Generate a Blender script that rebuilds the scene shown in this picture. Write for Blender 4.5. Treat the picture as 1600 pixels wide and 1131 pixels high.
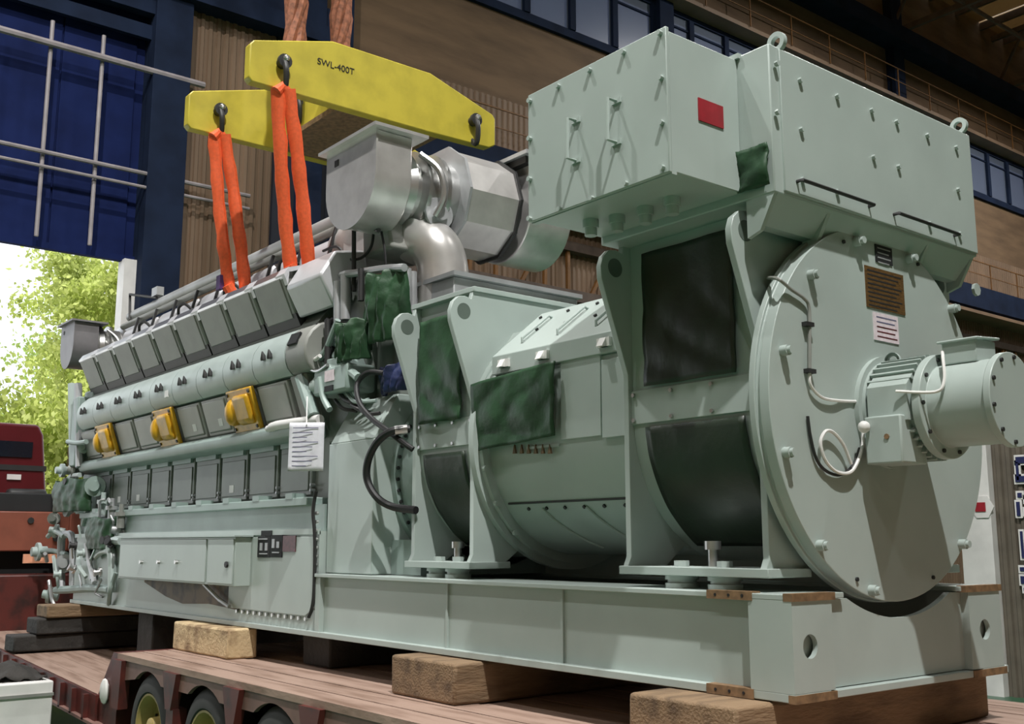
import bpy, bmesh, math, random
from mathutils import Vector, Matrix, noise
random.seed(7)
PI = math.pi
for o in list(bpy.data.objects): bpy.data.objects.remove(o)
scene = bpy.context.scene
COL = scene.collection

# ------------------------------------------------------------------ camera
CAM = Vector((3.468, -5.697, 1.92)); YAW = math.radians(141.333); PITCH = math.radians(9.67); FPX = 1664.3
fwd = Vector((math.cos(PITCH)*math.cos(YAW), math.cos(PITCH)*math.sin(YAW), math.sin(PITCH)))
rgt = Vector((math.sin(YAW), -math.cos(YAW), 0)); upv = rgt.cross(fwd)
cam = bpy.data.cameras.new('camera'); camo = bpy.data.objects.new('camera', cam); COL.objects.link(camo)
cam.sensor_width = 36.0; cam.sensor_fit = 'HORIZONTAL'; cam.lens = FPX/1600*36
camo.matrix_world = Matrix(((rgt.x, upv.x, -fwd.x, CAM.x), (rgt.y, upv.y, -fwd.y, CAM.y), (rgt.z, upv.z, -fwd.z, CAM.z), (0, 0, 0, 1)))
cam.clip_end = 300
scene.camera = camo
def on(px, py, x=None, y=None, z=None):
    """point where the photo direction (px,py) meets a plane of the place"""
    d = fwd + rgt*((px-800)/FPX) - upv*((py-565.5)/FPX)
    if x is not None: t = (x-CAM.x)/d.x
    elif y is not None: t = (y-CAM.y)/d.y
    else: t = (z-CAM.z)/d.z
    return CAM + d*t

# ------------------------------------------------------------------ light
scene.view_settings.view_transform = 'Standard'; scene.view_settings.look = 'None'
scene.view_settings.exposure = 0.0; scene.view_settings.gamma = 1.0
scene.view_settings.use_curve_mapping = False
world = bpy.data.worlds.new('world'); scene.world = world; world.use_nodes = True
bg = world.node_tree.nodes['Background']; bg.inputs[0].default_value = (0.90, 0.95, 1.0, 1); bg.inputs[1].default_value = 1.6
sun = bpy.data.lights.new('sun', 'SUN'); sun.energy = 5.0; sun.angle = 0.02; sun.color = (1, .96, .86)
suno = bpy.data.objects.new('sun', sun); COL.objects.link(suno)
suno.rotation_euler = Vector((-.25, .55, -.80)).to_track_quat('-Z', 'Y').to_euler()
LAMPS = [(6.6, -5.2, 19.5, 4900), (-6.5, -5.2, 19.5, 2100), (-12.0, -6.0, 19.5, 250),
         (8, -13, 19.5, 550), (-3, -13.5, 19.5, 600), (-10, -13.5, 19.5, 400),
         (9, 8, 19.5, 400), (-3, 12, 19.5, 450), (-9, 22, 19.5, 1500), (-9, 34, 19.5, 1500), (-2, 44, 19.5, 900)]
for lx, ly, lz, w in LAMPS:
    l = bpy.data.lights.new('high_bay_light', 'AREA'); l.shape = 'DISK'; l.size = .4; l.energy = w; l.color = (1, .985, .96)
    lo = bpy.data.objects.new('high_bay_light', l); COL.objects.link(lo); lo.location = (lx, ly, lz)

# ------------------------------------------------------------------ materials
MATS = {}
def mat(name, col, rough=.5, metal=0., var=.08, scale=3., bump=0., spec=.5, streak=None, stain=None, detail=4):
    if name in MATS: return MATS[name]
    m = bpy.data.materials.new(name); m.use_nodes = True; nt = m.node_tree; N = nt.nodes; L = nt.links
    b = N['Principled BSDF']
    b.inputs['Roughness'].default_value = rough; b.inputs['Metallic'].default_value = metal
    b.inputs['Specular IOR Level'].default_value = spec
    tc = N.new('ShaderNodeTexCoord'); mp = N.new('ShaderNodeMapping'); L.new(tc.outputs['Object'], mp.inputs[0])
    if streak: mp.inputs['Scale'].default_value = streak
    nz = N.new('ShaderNodeTexNoise'); nz.inputs['Scale'].default_value = scale; nz.inputs['Detail'].default_value = detail
    L.new(mp.outputs[0], nz.inputs[0])
    cr = N.new('ShaderNodeValToRGB'); e = cr.color_ramp.elements
    c2 = stain if stain else tuple(c*(1-var*2) for c in col)
    e[0].position = .3; e[0].color = (*c2, 1); e[1].position = .62 if not stain else .55
    e[1].color = (*[min(1, c*(1+var)) for c in col], 1)
    L.new(nz.outputs['Fac'], cr.inputs[0]); L.new(cr.outputs[0], b.inputs['Base Color'])
    if bump:
        bp = N.new('ShaderNodeBump'); bp.inputs['Strength'].default_value = bump; bp.inputs['Distance'].default_value = .02
        n2 = N.new('ShaderNodeTexNoise'); n2.inputs['Scale'].default_value = scale*6; n2.inputs['Detail'].default_value = 5
        L.new(mp.outputs[0], n2.inputs[0]); L.new(n2.outputs['Fac'], bp.inputs['Height']); L.new(bp.outputs[0], b.inputs['Normal'])
    MATS[name] = m
    return m
mint = mat('mint_paint', (.385, .447, .42), .38, var=.04, scale=1.4)
minte = mat('engine_teal_paint', (.28, .355, .33), .42, var=.07, scale=2)
camc = mat('pale_blue_paint', (.40, .47, .45), .36, var=.05)
grey = mat('grey_paint', (.25, .255, .235), .45, var=.07)
dgrey = mat('crank_door_grey', (.19, .21, .19), .45, var=.06)
steel = mat('bare_steel', (.55, .55, .54), .3, metal=.9, var=.1)
zinc = mat('galvanised_steel', (.42, .43, .44), .42, metal=.4, var=.1)
silver = mat('silver_lagging', (.68, .66, .64), .34, metal=.65, var=.06, scale=5)
lag = mat('lagging_cloth', (.50, .49, .48), .5, metal=.2, var=.1)
darkst = mat('dark_steel', (.035, .035, .035), .5, metal=.3)
whites = mat('silver_white_paint', (.55, .55, .57), .35, metal=.15, var=.05)
pipeg = mat('light_grey_pipe', (.42, .43, .43), .4, metal=.2)
tyrem = mat('dusty_tyre_rubber', (.035, .034, .033), .75, var=.15)
pumpg = mat('pump_cover_grey', (.34, .34, .32), .42, var=.06)
lugdk = mat('lug_hole_shade', (.10, .13, .11), .6)
black = mat('black_rubber', (.012, .012, .013), .55)
tarp = mat('dark_tarpaulin', (.018, .030, .018), .42, var=.15, scale=4, bump=.1)
tarpg = mat('green_tarpaulin', (.024, .064, .030), .45, spec=.35, var=.2, scale=5, bump=.15)
tarpb = mat('navy_tarpaulin', (.015, .025, .09), .5, var=.2, scale=6, bump=.2)
yellow = mat('yellow_paint', (.52, .43, .045), .45, var=.08, scale=4)
amber = mat('amber_plastic', (.62, .34, .02), .35, var=.12, scale=9)
orange = mat('orange_webbing', (.85, .12, .03), .7, var=.06, scale=30, bump=.3)
rustrope = mat('rusty_rope', (.28, .10, .05), .7, var=.25, scale=20, bump=.4)
wood = mat('weathered_timber', (.19, .125, .07), .8, var=.25, scale=2, bump=.5, streak=(5, 1, 5), stain=(.11, .07, .04))
woodp = mat('pale_timber', (.50, .38, .22), .8, var=.2, scale=5, bump=.6, stain=(.2, .12, .06))
wooddk = mat('shaded_dark_timber', (.035, .032, .029), .85, var=.2, scale=3, bump=.6)  # kept extra dark: the shade under the engine is in this colour
deckm = mat('worn_deck_boards', (.30, .205, .16), .75, var=.14, scale=2.5, bump=.3, streak=(.5, 3, 1), stain=(.19, .115, .08))
trred = mat('trailer_red_paint', (.085, .016, .012), .5, var=.2, scale=4, stain=(.03, .012, .01))
trpink = mat('faded_red_steel', (.20, .11, .09), .6, var=.15)
orpaint = mat('orange_red_paint', (.24, .07, .042), .5, var=.1)
cabred = mat('cab_red_paint', (.10, .008, .012), .3, var=.05)
glassdk = mat('dark_glass', (.01, .012, .02), .08, var=.02)
ochre = mat('ochre_rim_paint', (.36, .27, .09), .5, var=.12)
rustpad = mat('bare_rusty_pad', (.20, .12, .06), .6, var=.2, scale=20)
brass = mat('bronze_plate', (.17, .095, .035), .45, metal=.4, var=.25, scale=40, streak=(1, 1, 6))
plblk = mat('black_plate', (.010, .011, .012), .7, var=.1)
plred = mat('red_plate', (.32, .015, .025), .4, var=.1, scale=12)
pldred = mat('dark_red_plate', (.10, .02, .025), .4, var=.2, scale=30)
paper = mat('white_paper', (.72, .72, .78), .7, var=.04, scale=20)
paperp = mat('pinkish_paper', (.72, .62, .66), .7, var=.06, scale=30)
ink = mat('printed_ink', (.12, .12, .2), .7)
whitep = mat('white_paint', (.75, .74, .72), .5, var=.05)
blueD = mat('door_blue_paint', (.008, .016, .075), .8, spec=.12, var=.12, scale=1.5)
blueB = mat('beam_blue_paint', (.010, .018, .042), .8, spec=.15, var=.15, scale=1.5)
rail = mat('rail_grey_paint', (.30, .27, .28), .5, var=.1)
railor = mat('rail_ochre_paint', (.18, .08, .02), .6, var=.15)
tanw = mat('tan_cladding', (.20, .13, .08), .6, var=.1, scale=.6, streak=(1, 2, .3))
brownw = mat('brown_brickwork', (.16, .10, .055), .8, var=.15, scale=.5, bump=.2, streak=(1, 1, 5))
ceilm = mat('roof_sheet', (.22, .17, .10), .7, var=.15, scale=.8)
trussm = mat('truss_brown_paint', (.10, .07, .055), .7, var=.15)
floorm = mat('green_floor_paint', (.04, .13, .07), .35, var=.12, scale=.7)
asphalt = mat('pale_concrete', (.55, .53, .50), .9, var=.08, scale=.6)
bark = mat('bark', (.14, .10, .07), .9, var=.2, scale=6)
leafA = mat('lime_leaves', (.46, .53, .15), .6, var=.3, scale=.9)
leafB = mat('green_leaves', (.20, .34, .07), .6, var=.3, scale=.9)
gatem = mat('brown_gate_sheet', (.13, .11, .085), .6, var=.1)
navy = mat('navy_letters', (.015, .02, .09), .5)
for lm in (leafA, leafB):
    nt = lm.node_tree; b = nt.nodes['Principled BSDF']; tr = nt.nodes.new('ShaderNodeBsdfTranslucent'); ms = nt.nodes.new('ShaderNodeMixShader')
    tr.inputs[0].default_value = (.50, .58, .16, 1); ms.inputs[0].default_value = .4
    out = nt.nodes['Material Output']; nt.links.new(b.outputs[0], ms.inputs[1]); nt.links.new(tr.outputs[0], ms.inputs[2]); nt.links.new(ms.outputs[0], out.inputs[0])
def glass_mat():
    m = bpy.data.materials.new('dusty_window_glass'); m.use_nodes = True; nt = m.node_tree; N = nt.nodes; L = nt.links
    b = N['Principled BSDF']; b.inputs['Base Color'].default_value = (.10, .12, .16, 1); b.inputs['Roughness'].default_value = .25
    t = N.new('ShaderNodeBsdfTransparent'); t.inputs[0].default_value = (.115, .125, .165, 1)
    ms = N.new('ShaderNodeAddShader'); L.new(t.outputs[0], ms.inputs[0]); L.new(b.outputs[0], ms.inputs[1]); L.new(ms.outputs[0], N['Material Output'].inputs[0])
    return m
winglass = glass_mat()
skyl = glass_mat(); skyl.name = 'grimy_skylight_sheet'
skyl.node_tree.nodes['Principled BSDF'].inputs['Base Color'].default_value = (.20, .15, .09, 1)
skyl.node_tree.nodes['Transparent BSDF'].inputs[0].default_value = (.16, .115, .065, 1)

# ------------------------------------------------------------------ mesh tools
class MB:
    def __init__(s): s.v = []; s.f = []
    def add(s, vs, fs):
        n = len(s.v); s.v += [Vector(p) for p in vs]; s.f += [[i+n for i in f] for f in fs]; return s
    def box(s, x0, x1, y0, y1, z0, z1):
        vs = [(x, y, z) for x in (x0, x1) for y in (y0, y1) for z in (z0, z1)]
        return s.add(vs, [(0, 1, 3, 2), (4, 6, 7, 5), (0, 4, 5, 1), (2, 3, 7, 6), (0, 2, 6, 4), (1, 5, 7, 3)])
    def bar(s, a, b, w, h, up=(0, 0, 1)):
        a = Vector(a); b = Vector(b); d = (b-a).normalized(); u = Vector(up)
        if abs(d.dot(u)) > .95: u = Vector((1, 0, 0))
        r = d.cross(u).normalized()*(w/2); u = r.cross(d).normalized()*(h/2)
        vs = [p+i*r+j*u for p in (a, b) for i in (-1, 1) for j in (-1, 1)]
        return s.add(vs, [(0, 1, 3, 2), (4, 6, 7, 5), (0, 4, 5, 1), (2, 3, 7, 6), (0, 2, 6, 4), (1, 5, 7, 3)])
    def lathe(s, a, d, prof, n=28, cap=True, ph=0.):
        """prof: (distance along d, radius)"""
        a = Vector(a); d = Vector(d).normalized(); u = d.orthogonal().normalized()
        if abs(d.z) < .9: u = (Vector((0, 0, 1))-d*d.z).normalized()
        w = d.cross(u); vs = []; fs = []
        for t, r in prof:
            for k in range(n):
                q = 2*PI*k/n+ph; vs.append(a+d*t+(u*math.cos(q)+w*math.sin(q))*r)
        for i in range(len(prof)-1):
            for k in range(n):
                fs.append((i*n+k, i*n+(k+1) % n, (i+1)*n+(k+1) % n, (i+1)*n+k))
        if cap: fs += [tuple(range(n-1, -1, -1)), tuple(range((len(prof)-1)*n, len(prof)*n))]
        return s.add(vs, fs)
    def cyl(s, a, b, r, n=20, r2=None):
        a = Vector(a); b = Vector(b); return s.lathe(a, b-a, [(0, r), ((b-a).length, r if r2 is None else r2)], n)
    def tube(s, pts, r, n=10, sq=1.0):
        pts = [Vector(p) for p in pts]; vs = []; fs = []; u = None
        for i, p in enumerate(pts):
            d = (pts[min(i+1, len(pts)-1)]-pts[max(i-1, 0)]).normalized()
            u = d.orthogonal() if u is None else (u-d*u.dot(d))
            u.normalize(); w = d.cross(u)
            rr = r[i] if isinstance(r, (list, tuple)) else r
            for k in range(n):
                q = 2*PI*k/n; vs.append(p+(u*math.cos(q)+w*math.sin(q)*sq)*rr)
        for i in range(len(pts)-1):
            for k in range(n): fs.append((i*n+k, i*n+(k+1) % n, (i+1)*n+(k+1) % n, (i+1)*n+k))
        fs += [tuple(range(n-1, -1, -1)), tuple(range((len(pts)-1)*n, len(pts)*n))]
        return s.add(vs, fs)
    def ax(s, axis, p, a):
        return {'x': (a, p[0], p[1]), 'y': (p[0], a, p[1]), 'z': (p[0], p[1], a)}[axis]
    def prism(s, axis, poly, a0, a1):
        n = len(poly); vs = [s.ax(axis, p, a0) for p in poly]+[s.ax(axis, p, a1) for p in poly]
        fs = [tuple(range(n)), tuple(range(2*n-1, n-1, -1))]+[(i, (i+1) % n, n+(i+1) % n, n+i) for i in range(n)]
        return s.add(vs, fs)
    def holed(s, axis, poly, c, r, a0, a1, seg=20):
        """plate with a round hole, outline star-shaped about c"""
        angs = sorted(set([2*PI*k/seg for k in range(seg)]+[math.atan2(p[1]-c[1], p[0]-c[0]) % (2*PI) for p in poly]))
        outer = []
        for q in angs:
            dx, dy = math.cos(q), math.sin(q); best = None
            for i in range(len(poly)):
                x1, y1 = poly[i]; x2, y2 = poly[(i+1) % len(poly)]; ex, ey = x2-x1, y2-y1
                den = dx*ey-dy*ex
                if abs(den) < 1e-9: continue
                t = ((x1-c[0])*ey-(y1-c[1])*ex)/den; w = ((x1-c[0])*dy-(y1-c[1])*dx)/den
                if t > 0 and -1e-6 <= w <= 1+1e-6: best = t if best is None else min(best, t)
            outer.append((c[0]+dx*best, c[1]+dy*best))
        n = len(angs); inner = [(c[0]+r*math.cos(q), c[1]+r*math.sin(q)) for q in angs]
        vs = [s.ax(axis, p, a) for a in (a0, a1) for ring in (inner, outer) for p in ring]; fs = []
        for k in range(n):
            j = (k+1) % n
            fs += [(k, j, n+j, n+k), (2*n+j, 2*n+k, 3*n+k, 3*n+j), (n+k, n+j, 3*n+j, 3*n+k), (j, k, 2*n+k, 2*n+j)]
        return s.add(vs, fs)
    def sphere(s, c, r, n=14, sc=(1, 1, 1)):
        c = Vector(c); vs = []; fs = []; m = n//2
        for i in range(1, m):
            for k in range(n):
                t = PI*i/m; q = 2*PI*k/n
                vs.append((c.x+r*sc[0]*math.sin(t)*math.cos(q), c.y+r*sc[1]*math.sin(t)*math.sin(q), c.z+r*sc[2]*math.cos(t)))
        vs += [(c.x, c.y, c.z+r*sc[2]), (c.x, c.y, c.z-r*sc[2])]; T = len(vs)-2; B = T+1
        for i in range(m-2):
            for k in range(n): fs.append((i*n+k, (i+1)*n+k, (i+1)*n+(k+1) % n, i*n+(k+1) % n))
        for k in range(n): fs += [(T, k, (k+1) % n), (B, (m-2)*n+(k+1) % n, (m-2)*n+k)]
        return s.add(vs, fs)
    def grid(s, fn, nu, nv):
        vs = [fn(i/nu, j/nv) for j in range(nv+1) for i in range(nu+1)]
        return s.add(vs, [(j*(nu+1)+i, j*(nu+1)+i+1, (j+1)*(nu+1)+i+1, (j+1)*(nu+1)+i) for j in range(nv) for i in range(nu)])
    def build(s, name, m, parent=None, bevel=0., loc=None, solid=0., label=None, smooth=True):
        root = parent
        while root is not None and root.parent is not None: root = root.parent
        o0 = Vector(loc) if loc is not None else Vector((0, 0, 0))
        off = root.location if root is not None else o0
        me = bpy.data.meshes.new(name); me.from_pydata([tuple(v-off) for v in s.v], [], s.f)
        bm = bmesh.new(); bm.from_mesh(me); bmesh.ops.recalc_face_normals(bm, faces=bm.faces)
        for f in bm.faces: f.smooth = smooth
        for e in bm.edges:
            if len(e.link_faces) == 2 and e.calc_face_angle(0) > .55: e.smooth = False
        bm.to_mesh(me); bm.free(); me.materials.append(m)
        ob = bpy.data.objects.new(name, me); COL.objects.link(ob)
        if parent is not None: ob.parent = parent
        else: ob.location = o0
        if bevel:
            b = ob.modifiers.new('bevel', 'BEVEL'); b.width = bevel; b.segments = 2; b.limit_method = 'ANGLE'; b.angle_limit = .6
        if solid:
            b = ob.modifiers.new('solid', 'SOLIDIFY'); b.thickness = solid
        if label: ob['label'] = label
        return ob
def thing(name, label, cat, loc, group=None):
    o = bpy.data.objects.new(name, None); COL.objects.link(o); o.location = loc; o.empty_display_size = .2
    o['label'] = label; o['category'] = cat
    if group: o['group'] = group
    return o
def tag(o, label, cat, group=None):
    o['label'] = label; o['category'] = cat
    if group: o['group'] = group
    return o
def struct(o): o['kind'] = 'structure'; return o
def rootloc(p):
    while p.parent is not None: p = p.parent
    return p.location
_bolt = {}
def bolts(parent, pts, d, r=.018, h=.02, m=None, name='bolt', n=8):
    """alike bolts sharing one mesh"""
    key = (tuple(d), r, h, m.name if m else '', n)
    for p in pts:
        if key not in _bolt:
            o = MB().lathe((0, 0, 0), d, [(0, r), (h, r)], n).build(name, m or steel); _bolt[key] = o.data
        else:
            o = bpy.data.objects.new(name, _bolt[key]); COL.objects.link(o)
        o.parent = parent; o.location = Vector(p)-rootloc(parent)
def smoothpath(pts, k=6):
    pts = [Vector(p) for p in pts]; P = [pts[0]]+pts+[pts[-1]]; out = []
    for i in range(1, len(P)-2):
        a, b, c, d = P[i-1], P[i], P[i+1], P[i+2]
        for j in range(k):
            t = j/k; out.append(.5*((2*b)+(c-a)*t+(2*a-5*b+4*c-d)*t*t+(3*b-a-3*c+d)*t**3))
    out.append(pts[-1]); return out
def cloth(fn, nu, nv, amp, sc, m, name, parent=None, loc=None, seed=0, axis=(0, -1, 0)):
    ax = Vector(axis)
    def g(u, v):
        p = Vector(fn(u, v)); n = noise.noise(p*sc+Vector((seed*7.3, 0, 0)))+.5*noise.noise(p*sc*2.3+Vector((0, seed*3.1, 0)))
        return p+ax*(amp*n)
    return MB().grid(g, nu, nv).build(name, m, parent, loc=loc, solid=.012)

# ================================================================== the hall
ZG = -.32; XW = -17.0
struct(MB().box(XW, 24, -24, 50, ZG-.3, ZG).build('floor', floorm))
g = struct(MB().box(-90, XW, -60, 60, ZG-.35, ZG-.01).build('floor_outside', asphalt))
# back wall (with the big door opening y -12 .. 1.25, z up to 13)
wb = struct(MB().box(XW-.4, XW, 1.3, 50, ZG, 15.7).box(XW-.4, XW, 1.3, 50, 17.8, 24).box(XW-.4, XW, 1.3, 6, 15.7, 17.8).box(XW-.4, XW, 46, 50, 15.7, 17.8)
            .box(XW-.4, XW, -24, -12, ZG, 24).box(XW-.4, XW, -12, 1.3, 13.0, 24).build('wall_back', brownw))
# corrugated cladding on the lower wall
pts = []; y = 2.0
while y < 48:
    pts += [(y, 0), (y+.07, 0), (y+.09, .035), (y+.16, .035)]; y += .18
v = []; f = []
for i, (yy, dx) in enumerate(pts):
    v += [(XW+.02+dx, yy, ZG), (XW+.02+dx, yy, 13.22)]
    if i: f.append((2*i-2, 2*i, 2*i+1, 2*i-1))
m_ = MB(); m_.add(v, f); m_.build('wall_cladding', tanw, wb, smooth=False)
struct(MB().box(XW, 24, -24.4, -24, ZG, 24).build('wall_left', tanw))
struct(MB().box(XW, 24, 50, 50.4, ZG, 24).build('wall_right', tanw))
struct(MB().box(24, 24.4, -24, 50, ZG, 24).build('wall_front', tanw))
cl = struct(MB().box(XW-.4, 24.4, -24.4, 22, 23.6, 24).box(2, 24.4, 22, 50.4, 23.6, 24).build('ceiling', ceilm))
for k in range(14):
    MB().box(XW-.4, 2, 22.05+2.0*k, 23.95+2.0*k, 23.65, 23.7).build('skylight_panel', skyl, cl)
y = 14.0
while y < 46:
    MB().box(XW, 20, y, y+.12, 23.3, 23.6).build('purlin', trussm, cl); y += 2.0
for yt in (13, 21, 29, 37, 45):
    t = MB(); t.bar((XW, yt, 20.9), (20, yt, 20.9), .16, .22); t.bar((XW, yt, 23.2), (20, yt, 23.2), .16, .22)
    x = XW
    while x < 8: t.bar((x, yt, 20.9), (x+1.4, yt, 23.2), .1, .1); t.bar((x+1.4, yt, 23.2), (x+2.8, yt, 20.9), .1, .1); x += 2.8
    t.build('roof_truss', trussm, cl)
x = XW+3
while x < 6:
    t = MB(); t.bar((x, 10, 20.9), (x, 48, 20.9), .1, .12)
    for k in range(9): t.bar((x, 13+4*k, 20.9), (x, 17+4*k, 23.2 if k % 2 == 0 else 20.9), .08, .08)
    t.build('roof_brace', trussm, cl); x += 4.2
# blue columns, crane beams and ledges on the back wall
for i, (y0, y1, z1) in enumerate(((1.22, 1.98, 13), (4.5, 5.05, 23.6), (5.35, 5.75, 23.6), (16.0, 16.6, 23.6), (28.6, 29.3, 23.6))):
    o = MB().box(XW, XW+.35, y0, y1, ZG, z1).build('trim_%d' % (i+1), blueB, bevel=.01); struct(o)
struct(MB().box(XW, XW+.5, -24, 5.4, 12.95, 13.35).box(XW, XW+.3, -24, 5.4, 13.35, 13.9).build('trim_6', blueB))
struct(MB().box(XW, XW+.25, -12, 1.4, 12.5, 12.95).box(XW, XW+.12, -12, 1.4, 12.0, 12.3).build('trim_7', blueB))
struct(MB().box(XW, XW+.8, 6, 50, 20.2, 20.8).build('trim_8', blueB))
struct(MB().box(XW, XW+.7, 6, 50, 17.86, 18.0).build('trim_9', tanw))
struct(MB().box(XW, XW+.9, 6, 50, 10.65, 11.5).build('trim_10', blueB))
struct(MB().box(XW, XW+1.0, 6, 50, 10.38, 10.5).build('trim_11', tanw))
struct(MB().box(XW, XW+.3, 6, 50, 8.15, 8.45).box(XW, XW+.3, 6, 50, 9.5, 9.75).build('trim_12', trussm))
t = MB(); y = 6.0; k = 0
while y < 48:
    t.bar((XW+.2, y, 8.4), (XW+.2, y+(.7 if k % 3 == 0 else 0), 9.6), .09, .09, (1, 0, 0)); y += .8; k += 1
struct(t.build('trim_13', railor))
dk = struct(MB().box(XW, XW+.12, 4.0, 6.4, ZG, 13.2).build('wall_recess', mat('recess_shade', (.012, .015, .025), .7)))  # flat dark panel painting the shade of an opening in the wall
# handrails
for i, (zb, y0, y1) in enumerate(((17.95, 17.6, 48), (11.5, 6.5, 48))):
    o = thing('handrail', ('ochre handrail above the high window band of the hall', 'ochre handrail on the lower crane walkway of the back wall')[i], 'handrail', (XW+.75, y0, zb), 'walkway handrails')
    MB().bar((XW+.75, y0, zb+1.05), (XW+.75, y1, zb+1.05), .035, .035).build('top_rail', railor, o)
    MB().bar((XW+.75, y0, zb+.55), (XW+.75, y1, zb+.55), .025, .025).build('mid_rail', railor, o)
    y = y0
    while y < y1: MB().bar((XW+.75, y, zb), (XW+.75, y, zb+1.05), .035, .035).build('post', railor, o); y += 2.1
struct(MB().box(XW-.42, XW+.02, 1.22, 1.31, ZG, 13.0).build('trim_14', blueB))
# window band
wn = struct(MB().box(XW, XW+.12, 6, 46, 15.62, 15.86).box(XW, XW+.12, 6, 46, 17.7, 17.86).build('window_1', blueB))
y = 6.2
while y < 45:
    MB().box(XW, XW+.16, y-.1, y+.1, 15.86, 17.7).build('mullion', blueB, wn)
    MB().box(XW+.02, XW+.05, y+.1, y+1.53, 15.86, 17.7).build('pane', winglass, wn)
    MB().box(XW+.05, XW+.1, y+.1, y+1.53, 17.3, 17.36).build('transom', blueB, wn)
    y += 1.63
# raised blue door leaf
dr = struct(MB().box(XW-.32, XW-.22, -12, 1.25, 7.4, 13.0).build('door_1', blueD))
for k in range(9):
    y0 = -12+k*1.45
    MB().box(XW-.22, XW-.17, y0+.02, min(y0+1.43, 1.24), 7.5, 12.9).build('door_panel', blueD, dr)
MB().box(XW-.24, XW-.1, -12, 1.24, 7.38, 7.5).build('bottom_rail', blueD, dr)
MB().box(XW-.3, XW+.05, .98, 1.22, ZG, 7.4).build('guide_post', whitep, dr)
pr_ = thing('pipe_rack', 'grey pipes crossing in front of the raised blue door', 'pipes', (XW+.3, 0, 7.5))
for zz, r, y1 in ((11.25, .07, 2.3), (9.1, .045, 3.4), (8.82, .035, 3.4)):
    MB().cyl((XW+.3, -12, zz), (XW+.3, y1, zz), r, 8).build('rail', rail, pr_)
for yy in (-3.6, -2.7, -1.7, -.7, .26):
    MB().cyl((XW+.2, yy, 7.5), (XW+.2, yy, 11.75), .04, 8).build('upright', rail, pr_)

# gate at the right, behind the generator
gt = struct(MB().box(-5.25, -4.75, 10.2, 10.5, ZG, 4.0).build('door_2', whitep))
v = []; f = []; x = -4.75; k = 0
while x < 1:
    for dx, dy in ((0, 0), (.06, 0), (.08, .04), (.14, .04)):
        v += [(x+dx, 10.35-dy, ZG), (x+dx, 10.35-dy, 4.0)]
        if k: f.append((2*k-2, 2*k, 2*k+1, 2*k-1))
        k += 1
    x += .16
MB().add(v, f).build('gate_sheet', gatem, gt, smooth=False)
sg = thing('gate_lettering', 'navy characters outlined in white on the brown gate', 'lettering', (-4.2, 10.28, 1.0))
def stroke(px0, py0, px1, py1):
    a = on(px0, py0, y=10.27); b = on(px1, py1, y=10.27)
    x0, x1 = sorted((a.x, b.x)); z0, z1 = sorted((a.z, b.z))
    MB().box(x0-.03, x1+.03, 10.27, 10.285, z0-.03, z1+.03).build('outline', whitep, sg)
    MB().box(x0, x1, 10.255, 10.272, z0, z1).build('stroke', navy, sg)
for q in ((1587, 714, 1640, 721), (1587, 722, 1593, 750), (1603, 714, 1608, 750), (1587, 744, 1640, 751), (1590, 770, 1597, 777), (1588, 784, 1595, 806), (1601, 776, 1640, 783), (1601, 795, 1640, 803),
          (1594, 830, 1601, 872), (1603, 830, 1640, 837), (1604, 850, 1640, 856), (1594, 886, 1640, 893), (1595, 900, 1602, 912), (1600, 918, 1640, 925)): stroke(*q)
p0 = on(1534, 792, y=10.18)
MB().prism('y', [(p0.x+.19*math.cos(a), p0.z+.19*math.sin(a)) for a in [PI/3*k for k in range(6)]], 10.18, 10.2).build('hazard_sign', whitep, gt)
MB().box(p0.x-.1, p0.x+.06, 10.165, 10.18, p0.z-.07, p0.z+.07).build('hazard_symbol', plred, gt)

# ================================================================== outdoors: trees
def tree(name, label, x, y, h, rx, rz, m, n=2600):
    r = random.Random(int(x*7+y*13)); t = thing(name, label, 'tree', (x, y, ZG), 'trees beyond the door')
    MB().tube([(x, y, ZG), (x+.1, y+.1, h*.4), (x-.1, y, h*.75)], [.22, .17, .08], 8).build('trunk', bark, t)
    for k in range(5):
        a = r.random()*6.28; z0 = h*(.3+.1*k)
        MB().tube([(x, y, z0), (x+math.cos(a)*rx*.35, y+math.sin(a)*rx*.35, z0+h*.12), (x+math.cos(a)*rx*.7, y+math.sin(a)*rx*.7, z0+h*.18)], [.08, .05, .02], 6).build('branch', bark, t)
    cs = []
    for k in range(46):
        while True:
            p = Vector((r.uniform(-1, 1), r.uniform(-1, 1), r.uniform(-1, 1)))
            if .35 < p.length < 1: break
        cs.append(Vector((x+p.x*rx, y+p.y*rx, h-rz+p.z*rz)))
    mb = MB()
    for k in range(n):
        c = r.choice(cs); p = c+Vector((r.gauss(0, .45), r.gauss(0, .45), r.gauss(0, .38)))
        a = Vector((r.gauss(0, 1), r.gauss(0, 1), r.gauss(0, .6))).normalized(); b = a.orthogonal().normalized(); b.rotate(Matrix.Rotation(r.random()*6.28, 3, a))
        s_ = r.uniform(.07, .14); u = b*s_; w = a.cross(b)*s_*.6
        mb.add([p-u, p-u*.2+w, p+u, p-u*.2-w], [(0, 1, 2, 3)])
    o = mb.build('foliage', m, t, smooth=False); o['kind'] = 'stuff'
tree('broadleaf_tree', 'tall lime-green tree beside the white door post', -33, 6.8, 13.4, 2.3, 5.8, leafA, 17000)
tree('broadleaf_tree', 'rounded lime-green tree standing in the middle of the door opening', -37, 6.0, 13.6, 2.0, 6.4, leafA, 16000)
tree('broadleaf_tree', 'lower lime tree at the left edge above the red cab', -30, 0.2, 7.6, 2.2, 3.6, leafA, 7000)
tree('broadleaf_tree', 'low lime bushy tree right of the red cab', -28, 3.4, 6.6, 1.9, 3.2, leafA, 8000)
tree('broadleaf_tree', 'darker tree at the back of the row outside', -46, 9.0, 14.0, 3.2, 6.8, leafB, 6000)
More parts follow.
